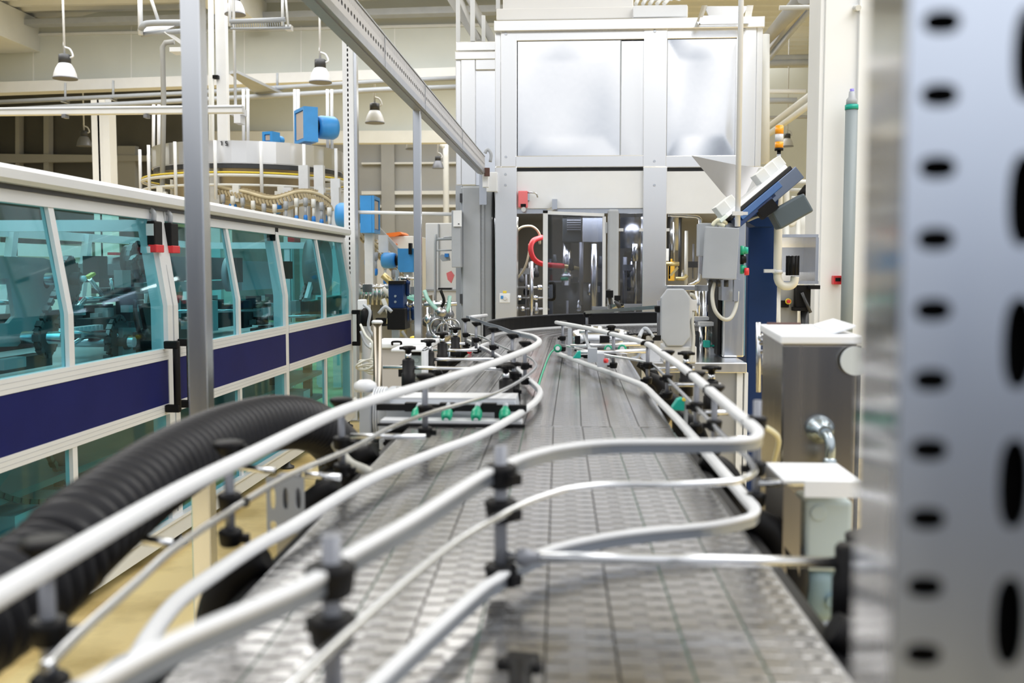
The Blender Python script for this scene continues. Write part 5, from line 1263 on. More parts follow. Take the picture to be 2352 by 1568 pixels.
m = MB(); m.prism([PY(1543, 937, 2.9), PY(1556, 918, 2.9), PY(1566, 914, 2.9), PY(1573, 918, 2.9), PY(1572, 944, 2.9), PY(1548, 943, 2.9)], (0, .04, 0)); m.build('housing', GREENT, t, bevel=.003)
m = MB(); m.lathe(PY(1571, 917, 2.89), [(.006, 0), (.004, .006)], (0, -1, 0), 10); m.build('yellow_lamp', YELLOW, t)
m = MB(); m.prect(1573, 915, 1580, 1000, 2.92, .03); m.build('holder', GREYP, t)
# bottles / valves between housing and column
t = thing('dosing_station', 'dosing station with clear bottle, green valves and steel pipes beside the column', 'machine', PY(1630, 810, 5.8))
for q_ in ((1600, 655, 1662, 668, 6.2, .1), (1592, 730, 1640, 738, 5.9, .2), (1606, 742, 1656, 750, 5.7, .2)): m = MB(); m.prect(*q_); m.build('shelf', STEEL, t)
for q_ in ((1595, 728, 1636, 735, 5.85, .1), (1608, 740, 1655, 748, 5.65, .1)): m = MB(); m.prect(*q_); m.build('white_plate', WHITEPL, t)
for x, y0, y1, Y in ((1603, 668, 730, 6.2), (1618, 668, 800, 6.2), (1640, 668, 740, 6.3), (1612, 748, 815, 5.8), (1655, 660, 740, 6.1), (1600, 760, 815, 5.9), (1630, 620, 660, 6.3)): m = MB(); m.tube([PY(x, y0, Y), PY(x, y1, Y)], .018, 10); m.build('pipe', STEEL, t)
m = MB(); m.tube(spline([PY(1658, 690, 5.9), PY(1664, 672, 5.9), PY(1680, 668, 5.9)], 4), .02, 8); m.build('pipe', STEEL, t)
m = MB(); a, b, c_, d = R(1634, 755, 1652, 800, 5.75); m.lathe(((a + b) / 2, 5.75, c_), [(.04, 0), (.045, .01), (.045, .11), (.02, .15), (.02, .17)], n=20); m.build('clear_bottle', GLASSC, t)
m = MB(); m.prect(1617, 782, 1632, 798, 5.6, .05); m.prect(1632, 792, 1642, 796, 5.62, .03); m.build('green_valve', GREENT, t, bevel=.004)
for q_ in ((1596, 760, 1606, 812, 5.8, .05), (1606, 660, 1640, 700, 6.6, .05), (1590, 770, 1600, 800, 5.7, .06)): m = MB(); m.prect(*q_); m.build('valve_block', DGREY, t)
m = MB(); m.prect(1632, 800, 1656, 822, 5.62, .08); m.build('grey_box', GREYP, t)
# capping hopper with inclined conveyor
hp_ = thing('cap_hopper', 'pointed stainless sheet hopper leaning over the inclined blue conveyor', 'hopper', PY(1680, 470, 5.9))
m = MB(); A, B_, C_, D_ = PY(1588, 357, 5.6), PY(1740, 384, 6.3), PY(1742, 395, 6.1), PY(1690, 478, 5.75)
n = 14; vs = []
Pt = PY(1588, 357, 5.6)
rim = spline([PY(1588, 357, 5.6), PY(1640, 368, 6.0), PY(1690, 378, 6.3), PY(1742, 384, 6.3)], 6); low = spline([PY(1590, 360, 5.6), PY(1640, 420, 5.65), PY(1668, 452, 5.7), PY(1698, 474, 5.8)], 6)
base = len(m.v); k = len(rim)
m._add(rim + low, [[i, i + 1, k + i + 1, k + i] for i in range(k - 1)], True)
m._add([v + Vector((.004, .012, .0)) for v in rim + low], [[i, k + i, k + i + 1, i + 1] for i in range(k - 1)], True)
m.build('sheet_funnel', mat('hopper_steel', (.20, .20, .21), .3, 1, nscale=3, bump=.05), hp_)
ic = thing('inclined_conveyor', 'blue inclined cap conveyor with white cleats tilted beside the pole', 'conveyor', PY(1740, 450, 5.7))
u = (PY(1800, 388, 5.7) - PY(1672, 497, 5.5)); P0 = PY(1666, 500, 5.45); P1 = PY(1803, 386, 5.75)
ud = (P1 - P0).normalized(); nd = Vector((-ud.z, 0, ud.x)).normalized()
def bar(off0, off1, s0, s1, name, mt, y0=-.14, y1=.16, par=ic):
    m = MB(); a, b = P0.lerp(P1, s0), P0.lerp(P1, s1)
    m.prism([a + nd * off0 + Vector((0, y0, 0)), b + nd * off0 + Vector((0, y0, 0)), b + nd * off1 + Vector((0, y0, 0)), a + nd * off1 + Vector((0, y0, 0))], (0, y1 - y0, 0)); return m.build(name, mt, par, bevel=.004)
bar(.0, .022, -.02, .96, 'belt_frame', ALU); bar(-.022, .0, .0, 1.0, 'black_belt', BLACK); bar(-.08, -.022, .02, .62, 'blue_frame', NAVYM); bar(-.10, -.022, .55, 1.05, 'steel_drive_cover', mat('slate_blue_cover', (.10, .13, .20), .25, .6)); bar(-.06, -.022, .1, .75, 'side_plate', mat('machine_blue', (.012, .075, .24), .35), -.15, -.13)
for s_ in (.02, .13, .66, .80, .92):
    m = MB(); c = P0.lerp(P1, s_) + nd * .05; m.cbox(c + Vector((0, -.02, 0)), (.062, .16, .062), RY(-math.atan2(ud.z, ud.x))); m.build('white_cleat', CREAM, ic, bevel=.004)
m = MB(); c = P0.lerp(P1, .62) - nd * .15; m.cbox(c + Vector((.03, -.12, -.03)), (.20, .14, .11), RY(-math.atan2(ud.z, ud.x) + .15)); m.build('gear_motor', mat('slate_motor', (.07, .095, .115), .4), ic, bevel=.01)
m = MB(); c = P0.lerp(P1, .42) - nd * .10; m.cbox(c + Vector((0, -.13, 0)), (.10, .08, .06), RY(-math.atan2(ud.z, ud.x))); m.build('switch_block', BLACK, ic)
bar(.0, .02, -.12, .02, 'end_plate', mat('pale_green_plate', (.55, .62, .58), .3))
m = MB(); m.prism([PY(1700, 500, 5.9), PY(1735, 470, 5.9), PY(1790, 440, 5.9), PY(1782, 520, 5.9), PY(1735, 520, 5.9)], (0, .2, 0)); m.build('support_web', NAVYM, ic)
m = MB(); m.tube(spline([PY(1770, 488, 5.5), PY(1758, 496, 5.5), PY(1740, 497, 5.5), PY(1716, 507, 5.5)], 5), .008, 8); m.build('cable', GREYP, ic)
# thin pole
t = thing('thin_pole', 'slim bright pole rising from the control box past the machine to the ceiling', 'pole', PY(1694, 518, 5.08))
A = PY(1694, 520, 5.15); m = MB(); m.tube([A, (A.x, 5.15, 4.6)], .0135, 14); m.build('tube', WHITEP, t)
m = MB(); p = PY(1694, 490, 5.13); m.cbox(p, (.05, .03, .02)); m.cbox(p + Vector((.035, 0, 0)), (.03, .02, .015)); m.build('pipe_clip', WHITEPL, t)
# beacon
t = thing('signal_beacon', 'orange and white signal beacon on a grey stand behind the inclined conveyor', 'signal light', PY(1790, 440, 6.0))
x_, y_ = PY(1790, 300, 6.0).x, 6.0
zz = lambda py: PY(1790, py, 6.0).z
m = MB(); m.tube([(x_, y_, zz(340)), (x_, y_, zz(326))], .024, 18); m.build('orange_lens', ORANGE, t); m = MB(); m.tube([(x_, y_, zz(308)), (x_, y_, zz(290))], .024, 18); m.lathe((x_, y_, zz(291)), [(.024, 0), (.02, .008), (.005, .01)], n=18); m.build('orange_lens', ORANGE, t)
m = MB(); m.tube([(x_, y_, zz(326)), (x_, y_, zz(308))], .0235, 18); m.build('white_lens', WHITEPL, t)
m = MB(); m.tube([(x_, y_, zz(346)), (x_, y_, zz(340))], .025, 18); m.tube([(x_, y_, zz(358)), (x_, y_, zz(346))], .011, 10); m.build('black_base', BLACK, t)
m = MB(); m.lathe((x_, y_, zz(372)), [(.012, 0), (.02, .01), (.012, .03), (.012, .045)], n=12); m.box((x_ - .026, y_ - .026, zz(442)), (x_ + .026, y_ + .026, zz(370))); m.build('stand', GREYP, t)
# down pipe with black motor
t = thing('bent_pipe', 'cream pipe running down and bending up into a black cylinder by the hood', 'pipe', PY(1788, 650, 5.95))
m = MB(); m.tube(spline([PY(1788, 442, 6.0), PY(1787, 540, 6.0), PY(1786, 620, 6.0), PY(1787, 642, 6.0), PY(1796, 655, 6.0), PY(1812, 657, 6.0), PY(1823, 650, 6.0), PY(1826, 635, 6.0)], 6), .024, 14); m.build('tube', mat('ivory_pipe', (.66, .64, .57), .35), t)
m = MB(); m.tube([PY(1820, 632, 6.0), PY(1820, 588, 6.0)], .036, 18)
for k in range(10): an = 2 * PI * k / 10; p = PY(1820, 632, 6.0); m.box((p.x + .036 * math.cos(an) - .003, 6.0 + .036 * math.sin(an) - .003, p.z), (p.x + .036 * math.cos(an) + .003, 6.0 + .036 * math.sin(an) + .003, p.z + .115))
m.build('black_cylinder', BLACK, t)
m = MB(); m.prect(1756, 618, 1790, 626, 5.98, .03); m.lathe(PY(1786, 628, 6.0), [(.03, 0), (.03, .02)], n=14); m.build('bracket', WHITEPL, t)
# hood
t = thing('steel_hood', 'square stainless hood with a sloping frame face between navy and white columns', 'hood', PY(1828, 650, 6.8))
o_ = [PY(x, y, 6.7) for x, y in ((1776, 542), (1876, 542), (1876, 648), (1776, 648))]; i_ = [PY(x, y, 7.0) for x, y in ((1792, 568), (1852, 568), (1852, 625), (1792, 625))]
m = MB(); m._add(o_ + i_, [(0, 1, 5, 4), (1, 2, 6, 5), (2, 3, 7, 6), (3, 0, 4, 7), (4, 5, 6, 7)]); m.build('sloped_face', STEELW, t)
m = MB()
for s_ in ((1772, 538, 1880, 545), (1772, 645, 1880, 652), (1772, 545, 1779, 645), (1873, 545, 1880, 645)): m.prect(*s_, 6.66, .45)
m.build('rim', STEEL, t)
m = MB(); m.prect(1790, 575, 1856, 640, 7.02, .1); m.build('rear_plate', GREYP, t)
# things under the hood
t = thing('valve_cabinet', 'brown grey valve cabinet with a red and yellow switch below the hood', 'cabinet', PY(1815, 745, 7.4))
m = MB(); m.prect(1788, 655, 1832, 745, 7.4, .3); m.build('body', TAUPE, t)
m = MB(); m.prect(1796, 690, 1812, 706, 7.36, .05); m.build('black_switch', BLACK, t)
m = MB(); m.lathe(PY(1810, 692, 7.36), [(.022, 0), (.02, .02)], (0, -1, 0), 14); m.build('yellow_ring', YELLOW, t); m = MB(); m.lathe(PY(1811, 692, 7.33), [(.014, 0), (.012, .02)], (0, -1, 0), 12); m.build('red_knob', RED, t)
t = thing('dark_monitor', 'black monitor on an arm beside the white column under the hood', 'monitor', PY(1855, 745, 7.3))
m = MB(); m.prect(1830, 655, 1862, 705, 7.3, .1); m.prect(1826, 706, 1862, 714, 7.28, .2); m.build('screen_case', BLACK, t)
m = MB(); m.tube([PY(1848, 714, 7.35), PY(1850, 800, 7.35)], .03, 10); m.tube([PY(1842, 672, 7.28), PY(1862, 718, 7.25)], .012, 8); m.build('arm', DGREY, t)
m = MB(); m.prect(1862, 655, 1884, 664, 7.2, .1); m.build('cap_piece', BLACK, t)
t = thing('striped_cable', 'bundle of pale hoses behind the navy column', 'hose', PY(1778, 720, 6.7))
m = MB()
for k in range(4): m.tube(spline([PY(1772, 655 + k * 8, 6.7), PY(1782, 690 + k * 6, 6.7), PY(1780, 720 + k * 6, 6.7)], 5), .012, 8)
m.tube([PY(1786, 660, 6.75), PY(1786, 830, 6.75)], .02, 8); m.build('hose_bundle', CREAM, t)

# ---------------------------------------------------------------- stainless box in the right middle ground
sb = thing('stainless_box', 'tall stainless steel box with white lid and a tap, beside the conveyor', 'cabinet', (.64, 2.9, .0))
YB0, YB1 = 2.55, 3.25
xa, xb, _, z1 = R(1796, 790, 1968, 1000, YB0); YB1 = 3.08; sk = .048
def skewbox(z0, z1_, g=0.0):
    return [(xa - g, YB0 - g, z0), (xb + g, YB0 - g, z0), (xb + g + sk, YB1 + g, z0), (xa - g + sk, YB1 + g, z0)], (0, 0, z1_ - z0)
m = MB(); m.prism(*skewbox(.12, z1)); m.build('body', mat('warm_brushed_steel', (.30, .29, .285), .24, 1, nscale=24, stretch=(1, 1, .05), rvar=.06), sb, bevel=.006)
m = MB(); m.prism(*skewbox(z1, z1 + .022, .008)); m.build('lid', WHITEP, sb, bevel=.004)
m = MB(); m.box((xa + sk + .01, YB1 - .02, z1 + .022), (xa + sk + .11, YB1 - .01, z1 + .028)); m.build('seal_strip', BROWN, sb)
m = MB(); m.prism([(xb - .05, YB0 + .05, z1 + .022), (xb + .008, YB0 + .05, z1 + .04), (xb + .008 + sk * .8, YB1 - .1, z1 + .04), (xb - .05 + sk * .8, YB1 - .1, z1 + .022)], (0, 0, .005)); m.build('lid_flap', WHITEP, sb)
m = MB(); m.box((xb - .008, YB0 + .002, .14), (xb + .008, YB0 + .03, z1 - .005)); m.build('door_seal', BLACK, sb)
m = MB()
for fx in (xa + .04, xb - .04):
    for fy in (YB0 + .05, YB1 - .05): m.lathe((fx, fy, 0), [(.035, 0), (.035, .012), (.015, .025), (.015, .125)], n=12)
m.build('foot', DGREY, sb)
p = PY(1882, 985, YB0); m = MB(); m.lathe(p, [(.036, 0), (.036, .012), (.028, .016), (.028, .03), (.018, .032), (.018, .06)], (0, -1, 0), 20)
m.tube(spline([p + Vector((0, -.05, 0)), p + Vector((.004, -.075, -.008)), p + Vector((.006, -.085, -.03)), p + Vector((.006, -.085, -.06))], 5), .013, 12); m.lathe(p + Vector((.006, -.085, -.095)), [(.012, 0), (.017, .008), (.017, .03), (.012, .04)], n=12); o = m.build('tap', mat('blue_grey_fitting', (.40, .46, .50), .25, .9), sb)
m = MB(); m.tube([p + Vector((.006, -.085, -.095)), p + Vector((.008, -.085, -.22)), p + Vector((.008, -.06, -.4))], .008, 10); m.build('yellow_hose', YBRASS, o)
m = MB(); q = PY(1962, 828, YB0 - .01); m.lathe(q, [(.036, 0), (.036, .012)], (0, -1, 0), 28); m.build('round_disc', mat('pale_disc', (.55, .60, .63), .35), sb)
t = thing('pipe_rack', 'steel pipes and valves on the shaded side of the stainless box', 'pipe', PY(1760, 850, 3.3))
m = MB()
for (x0, y0, x1, y1) in ((1748, 788, 1795, 786), (1750, 808, 1797, 806), (1775, 822, 1796, 820)): m.tube([PY(x0, y0, 3.2), PY(x1, y1, 3.0)], .007, 8)
m.tube([PY(1757, 808, 3.18), PY(1755, 860, 3.18)], .009, 8); m.tube([PY(1775, 808, 3.12), PY(1774, 838, 3.12)], .008, 8); m.tube([PY(1742, 740, 3.3), PY(1742, 900, 3.3)], .008, 8)
for x, y in ((1750, 775), (1762, 772), (1757, 785)): m.lathe(PY(x, y, 3.2), [(.008, -.01), (.014, 0), (.008, .012)], (0, -1, 0), 12)
m.build('steel_pipes', STEEL, t)
# covered terminal box lower right
tb = thing('motor_terminal_box', 'blue grey terminal box under an angled white steel cover beside the belt', 'terminal box', (.47, 1.75, .6))
YT = 1.72
ca = PY(1800, 1108, YT); cb_ = PY(1978, 1112, YT); zt2 = ca.z
m = MB(); m.prism([(ca.x, YT, zt2), (cb_.x, YT, zt2), (cb_.x, YT + .16, zt2 + .0), (ca.x - .0, YT + .16, zt2)], (0, 0, .004)); m.box((ca.x + .035, YT - .004, zt2 - .024), (cb_.x, YT, zt2 + .004)); m.build('cover_top', WHITEP, tb)
m = MB(); m.prism([(ca.x, YT, zt2), (ca.x + .03, YT - .0, zt2 - .03), (ca.x + .03, YT, zt2 - .30), (ca.x, YT, zt2 - .30)], (0, .16, 0)); m.build('cover_side', mat('warm_brushed_steel2', (.40, .38, .36), .3, 1), tb)
a, b, c_, d = R(1848, 1150, 1958, 1315, YT + .04)
m = MB(); m.box((a, YT + .04, c_), (b, YT + .13, d)); o = m.build('box', GREYB, tb, bevel=.008)
m = MB(); m.lathe(PY(1880, 1178, YT + .039), [(.014, 0), (.014, .0015), (.012, .0022)], (0, -1, 0), 24); m.build('embossed_ring', GREYB, o)
m = MB(); m.lathe((a + .035, YT + .08, c_ - .09), [(.036, 0), (.04, .02), (.04, .07), (.034, .09)], n=20); m.lathe((a + .05, YT + .05, c_ - .05), [(.012, 0), (.012, .02)], (0, -1, 0), 12); m.build('motor_end', mat('blue_grey_motor', (.22, .32, .36), .4), tb)
m = MB(); m.tube([(a + .05, YT + .1, c_ - .09), (a + .05, YT + .1, .01)], .02, 12); m.box((a - .02, YT + .03, 0), (a + .12, YT + .17, .01)); m.build('stand', STEELD, tb)
t = thing('belt_end_ring', 'grey half ring bracket at the belt edge under the terminal box', 'bracket', (.40, 1.35, .9))
m = MB(); c = PY(1885, 1385, 1.38); m.tube([c + Vector((.038 * math.cos(a), 0, .038 * math.sin(a))) for a in [PI * (1.0 + k / 12) for k in range(13)]], .011, 10); m.build('ring', GREYP, t)
m = MB(); m.tube(spline([c + Vector((.055, 0, .10)), c + Vector((.06, 0, .03)), c + Vector((.03, 0, -.06)), c + Vector((-.02, -.05, -.10))], 6), .024, 10); m.build('black_arm', BLACK, t)
pipe('grey_hose', [PZ(1735, 975, BZ + .12), PZ(1765, 985, BZ + .1), PZ(1788, 1010, BZ + .06), PZ(1778, 1060, BZ - .05), PZ(1770, 1120, BZ - .15)], .006, mat('ivory_cable', (.70, .68, .50), .5), 'pale thin hose looping beside the sharp corner of the looped guide rail', 'hose', smooth=True)

# ---------------------------------------------------------------- near perforated post
pp_ = thing('perforated_cabinet_post', 'large out-of-focus steel post perforated with rows of holes and slots', 'post', (.2, .5, 0))
ang = math.radians(3.2); rz = RZ(-ang)
O = Vector((.1500, .47, 0)); ux = rz @ Vector((1, 0, 0)); uy = rz @ Vector((0, 1, 0))
WP = .092; z0p, z1p = .9, 2.02
s0 = 158 / F * .47
m = MB(); hs = []
zc = PY(2150, 385, .47).z; k0 = int((zc - z0p) / s0); z0p = zc - s0 * k0 - s0 / 2; nrow = int((z1p - z0p) / s0)
for k in range(nrow): hs.append((s0 * (k + .5), .0145, .0105, .0165, s0 * k, s0 * (k + 1), 0, .036))
m.holes(O + Vector((0, 0, z0p)), Vector((0, 0, 1)), ux, 1, 1, hs, -.0016)
hs = []; zc2 = PY(2330, 460, .47).z; off = ((zc2 - z0p) / (2 * s0)) % 1.0
for k in range(-1, nrow // 2 + 1):
    c = 2 * s0 * (k + off)
    lo_, hi_ = c - s0, c + s0
    if lo_ < 0 or hi_ > nrow * s0: continue
    hs.append((c, .0525, .042, .014, lo_, hi_, .036, .070))
H = nrow * s0
m.holes(O + Vector((0, 0, z0p)), Vector((0, 0, 1)), ux, 1, 1, hs, -.0016)
lo_ = hs[0][4]; hi_ = hs[-1][5]; q = O + Vector((0, 0, z0p))
def strip(mb, a0, a1, b0, b1): mb._add([q + ux * b0 + Vector((0, 0, a0)), q + ux * b1 + Vector((0, 0, a0)), q + ux * b1 + Vector((0, 0, a1)), q + ux * b0 + Vector((0, 0, a1))], [(0, 1, 2, 3)])
strip(m, 0, lo_, .036, .070); strip(m, hi_, H, .036, .070); strip(m, 0, H, .070, WP)
PSTEEL = mat('blue_white_steel', (.68, .75, .88), .33, 1, nscale=20, stretch=(1, 1, .1), rvar=.08)
m.build('front_face', PSTEEL, pp_)
m = MB(); b0 = q + uy * .002; m._add([b0, b0 + uy * .078, b0 + uy * .078 + Vector((0, 0, H)), b0 + Vector((0, 0, H))], [(0, 3, 2, 1)]); e0 = b0 + ux * .0015; m._add([e0, e0 + uy * .078, e0 + uy * .078 + Vector((0, 0, H)), e0 + Vector((0, 0, H))], [(0, 1, 2, 3)])
m.build('mirror_side', mat('mirror_steel', (.60, .60, .62), .10, 1, nscale=30, stretch=(.3, .3, 3), bump=.02), pp_)
m = MB(); r0 = q + uy * .03 + ux * .003; m.prism([r0, r0 + ux * (WP - .004), r0 + ux * (WP - .004) + Vector((0, 0, H)), r0 + Vector((0, 0, H))], uy * .002); r1 = q + ux * WP; m.prism([r1, r1 + uy * .08, r1 + uy * .08 + Vector((0, 0, H)), r1 + Vector((0, 0, H))], ux * .002); m.build('hollow_shade', BLACK, pp_)  # black sheet behind the holes stands in for shade inside the post
m = MB(); m.prism([Vector((O.x, O.y, 0)) + v for v in (Vector(), ux * WP, ux * WP + uy * .08, uy * .08)], (0, 0, q.z)); m.build('lower_post', PSTEEL, pp_)
# ================================================================ drive unit, cover and small machinery left of the belt
CYD = 2.78
dc = thing('drive_cover', 'white and grey cover box bridging the belt lanes in front of the black knobs', 'machine cover', (-.4, 3.1, BZ))
a = PZ(932, 985, BZ + .012); 
xa, xb = -.545, -.165
zt3 = BZ + .062
m = MB(); m.prism([(xa, 2.84, zt3 - .03), (xa + .01, 2.86, zt3 - .006), (xb - .005, 2.86, zt3 - .006), (xb, 2.84, zt3 - .03), (xb, 2.84, BZ + .004), (xa, 2.84, BZ + .004)], (0, .15, 0)); m.build('cover_body', GREYP, dc, bevel=.003)
m = MB(); m.box((xa + .006, 2.862, zt3 - .006), (xb - .004, 2.99, zt3)); m.build('cover_top', WHITEPL, dc)
m = MB(); m.box((xa + .005, 2.735, BZ + .003), (xb + .02, 2.80, BZ + .014)); m.build('white_ledge', WHITEPL, dc)
m = MB(); m.box((xa, 2.715, BZ + .001), (xb + .03, 2.735, BZ + .007)); m.build('black_strip', BLACK, dc)
sbar = thing('sensor_bar', 'black bar holding a row of four green sensors in front of the white cover', 'sensor bar', (-.36, 2.8, BZ + .04))
zb4 = BZ + .044
m = MB(); m.box((xa - .02, 2.80, zb4 - .012), (xb + .03, 2.82, zb4 + .006))
for x in (-.47, -.37, -.25): m.box((x - .012, 2.796, zb4 - .014), (x + .03, 2.822, zb4 + .011))
m.box((-.225, 2.79, BZ + .014), (-.203, 2.81, zb4)); m.build('bar', BLACK, sbar)
for px in (957, 1026, 1094, 1159):
    p = PY(px, 958, 2.755); m = MB(); m.lathe(p + Vector((0, .03, .02)), [(.010, 0), (.010, .012), (.015, .014), (.0165, .03), (.0135, .034), (.0155, .04), (.012, .05)], (0, -1, -.55), 16); o = m.build('green_sensor', GREEN, sbar)
    m = MB(); m.lathe(p + Vector((0, .034, .022)), [(.008, -.016), (.008, .0)], (0, -1, -.55), 12); m.build('collar', GREYP, o)
    m = MB(); m.lathe(p + Vector((0, -.012, -.005)), [(.007, 0), (.006, .006)], (0, -1, -.55), 12); m.build('white_lens', WHITEPL, o)
    m = MB(); m.tube([p + Vector((0, -.008, -.012)), p + Vector((.002, -.008, -.02))], .003, 6); m.build('wire', BLACK, o)
# gear motor
gm = thing('gear_motor', 'ribbed aluminium gear motor with yellow ring at the end of the white cover', 'motor', (-.62, 2.95, BZ - .06))
gx0, gx1, _, _ = R(823, 900, 892, 1000, 2.85); gz = PY(860, 955, 2.85).z
m = MB(); m.box((gx0, 2.86, gz - .085), (gx0 + .035, 3.04, gz + .045)); m.box((gx0 + .06, 2.85, gz - .1), (gx0 + .095, 3.05, gz + .065)); m.build('motor_flange', GREYP, gm, bevel=.004)
m = MB()
for k in range(5): m.lathe((gx0 + .030 + k * .0075, 2.95, gz - .01), [(.082, 0), (.085, .002), (.082, .0045)], (1, 0, 0), 28)
m.lathe((gx0 + .03, 2.95, gz - .01), [(.072, 0), (.072, .04)], (1, 0, 0), 24); m.build('cooling_ribs', ALU, gm)
m = MB(); m.lathe((gx0 + .095, 2.95, gz), [(.075, 0), (.075, .03), (.06, .035)], (1, 0, 0), 24); m.build('steel_ring', STEEL, gm)
m = MB(); m.lathe((gx0 + .13, 2.95, gz), [(.045, 0), (.045, .03)], (1, 0, 0), 24); m.build('yellow_ring', YELLOW, gm)
m = MB()
for z in (.05, -.08): m.lathe((gx0 + .078, 2.849, gz + z), [(.006, 0), (.006, .002)], (0, -1, 0), 12)
m.build('black_bolt', BLACK, gm)
m = MB(); m.lathe((gx0 + .0, 2.95, gz + .06), [(.03, 0), (.036, .012), (.033, .024), (.018, .034)], n=18); m.build('white_cap', WHITEPL, gm)
m = MB(); m.box((gx0 + .0, 2.87, gz - .14), (gx0 + .14, 3.05, gz - .1)); m.box((gx0 + .03, 2.92, .01), (gx0 + .09, 2.98, gz - .14)); m.box((gx0 - .02, 2.88, 0), (gx0 + .14, 3.02, .012)); m.build('motor_stand', TEALD, gm)
m = MB(); m.tube(spline([(gx0 - .0, 2.84, gz + .05), (gx0 - .05, 2.82, gz), (gx0 - .03, 2.8, gz - .08), (gx0 + .02, 2.78, gz - .13)], 6), .009, 8); m.tube(spline([PY(770, 1020, 2.2), PY(800, 1060, 2.15), PY(830, 1075, 2.1), PY(850, 1085, 2.1)], 6), .011, 8); m.build('cable', mat('grey_cable', (.45, .45, .41), .5), gm)
# slotted grey plate under the left rail
t = thing('slotted_bracket', 'grey slotted bracket plate standing below the belt edge near the hose end', 'bracket', PY(655, 1200, 1.75))
a, b, c_, d = R(612, 1095, 700, 1225, 1.75); m = MB(); cw = (b - a) / 3
m.holes(Vector((a, 1.75, c_)), Vector((1, 0, 0)), Vector((0, 0, 1)), 1, 1, [(cw * (k + .5), (d - c_) * .62, .010, .04, cw * k, cw * (k + 1), (d - c_) * .32, d - c_) for k in range(3)] + [(cw * (k + .5), (d - c_) * .14, .012, .016, cw * k, cw * (k + 1), 0, (d - c_) * .32) for k in range(3)], .003); m.build('plate', GREYP, t)
m = MB(); m.box(((a + b) / 2 - .02, 1.76, .01), ((a + b) / 2 + .02, 1.79, d)); m.box(((a + b) / 2 - .05, 1.74, 0), ((a + b) / 2 + .05, 1.82, .012)); m.build('stand', STEELD, t)
# L cover with blue grey box left of the belt
t = thing('terminal_box', 'pale blue terminal box under a bent white cover beside the black knobs', 'terminal box', PY(945, 860, 3.9))
Y_ = 3.95
A = PY(900, 800, Y_); B_ = PY(978, 806, Y_); m = MB(); m.box((A.x, Y_ - .02, A.z - .012), (B_.x, Y_ + .2, A.z)); m.box((B_.x - .016, Y_ - .02, PY(978, 870, Y_).z), (B_.x, Y_ + .2, A.z)); m.build('bent_cover', WHITEP, t, bevel=.004)
m = MB(); m.prect(938, 815, 971, 870, Y_ + .03, .12); o = m.build('box', GREYB, t, bevel=.006)
m = MB(); m.lathe(PY(957, 827, Y_ + .03), [(.011, 0), (.011, .002), (.009, .003)], (0, -1, 0), 20); m.build('embossed_ring', GREYB, o)
m = MB(); m.prect(915, 840, 938, 865, Y_, .1); m.prect(940, 808, 968, 815, Y_ + .02, .1); m.build('black_fitting', BLACK, t)
m = MB(); q = PY(955, 870, Y_ + .09); m.box((q.x - .02, Y_ + .07, .01), (q.x + .02, Y_ + .11, q.z)); m.box((q.x - .06, Y_ + .03, 0), (q.x + .06, Y_ + .15, .012)); m.build('stand', STEELD, t)
# stainless tube post and hoses
t = thing('steel_tube_post', 'polished round steel tube standing behind the gear motor with hoses around it', 'post', (PY(868, 900, 4.6).x, 4.6, 0))
x = PY(868, 900, 4.6).x; m = MB(); m.tube([(x, 4.6, .01), (x, 4.6, PY(868, 738, 4.6).z)], .021, 20); m.build('tube', mat('warm_tube_steel', (.24, .22, .19), .2, 1), t)
m = MB(); m.lathe((x, 4.6, PY(868, 738, 4.6).z), [(.025, -.01), (.027, 0), (.02, .006)], n=20); m.build('cap', ALU, t)
m = MB(); m.lathe((x, 4.6, 0), [(.06, 0), (.06, .012), (.03, .02)], n=20); m.build('base', STEEL, t)
t = thing('hose_coil', 'coiled clear hoses hanging on the polished steel tube', 'hose', PY(832, 840, 4.75))
m = MB()
for k in range(5):
    c = PY(840 + k * 2, 838 + (k % 3) * 4, 4.62 + k * .02); m.tube([c + Vector((.045 * math.cos(a), .02 * math.sin(a * 2), .022 * math.sin(a) + .012 * math.cos(a + k))) for a in [2 * PI * q / 20 for q in range(20)]], .005, 7, closed=True)
m.tube(spline([PY(828, 745, 4.8), PY(840, 770, 4.75), PY(856, 790, 4.72), PY(850, 830, 4.7), PY(838, 842, 4.7)], 5), .006, 7); m.build('hose_loops', mat('clear_hose', (.62, .62, .56), .3), t)
t = thing('white_desk', 'low white machine casing with a small handle behind the tube post', 'machine casing', PY(920, 900, 5.2))
a, b, c_, d = R(858, 800, 990, 900, 5.2); m = MB(); m.box((a, 5.2, .02), (b, 5.55, d)); m.build('casing', mat('taupe_white_casing', (.50, .47, .45), .45), t, bevel=.01)
m = MB(); m.box((a - .02, 5.18, d), (b + .0, 5.57, d + .03)); m.build('lid', WHITEP, t, bevel=.008)
m = MB(); m.tube(spline([PY(901, 791, 5.17), PY(902, 785, 5.15), PY(920, 785, 5.15), PY(921, 792, 5.17)], 4), .006, 8); m.build('handle', BLACK, t)
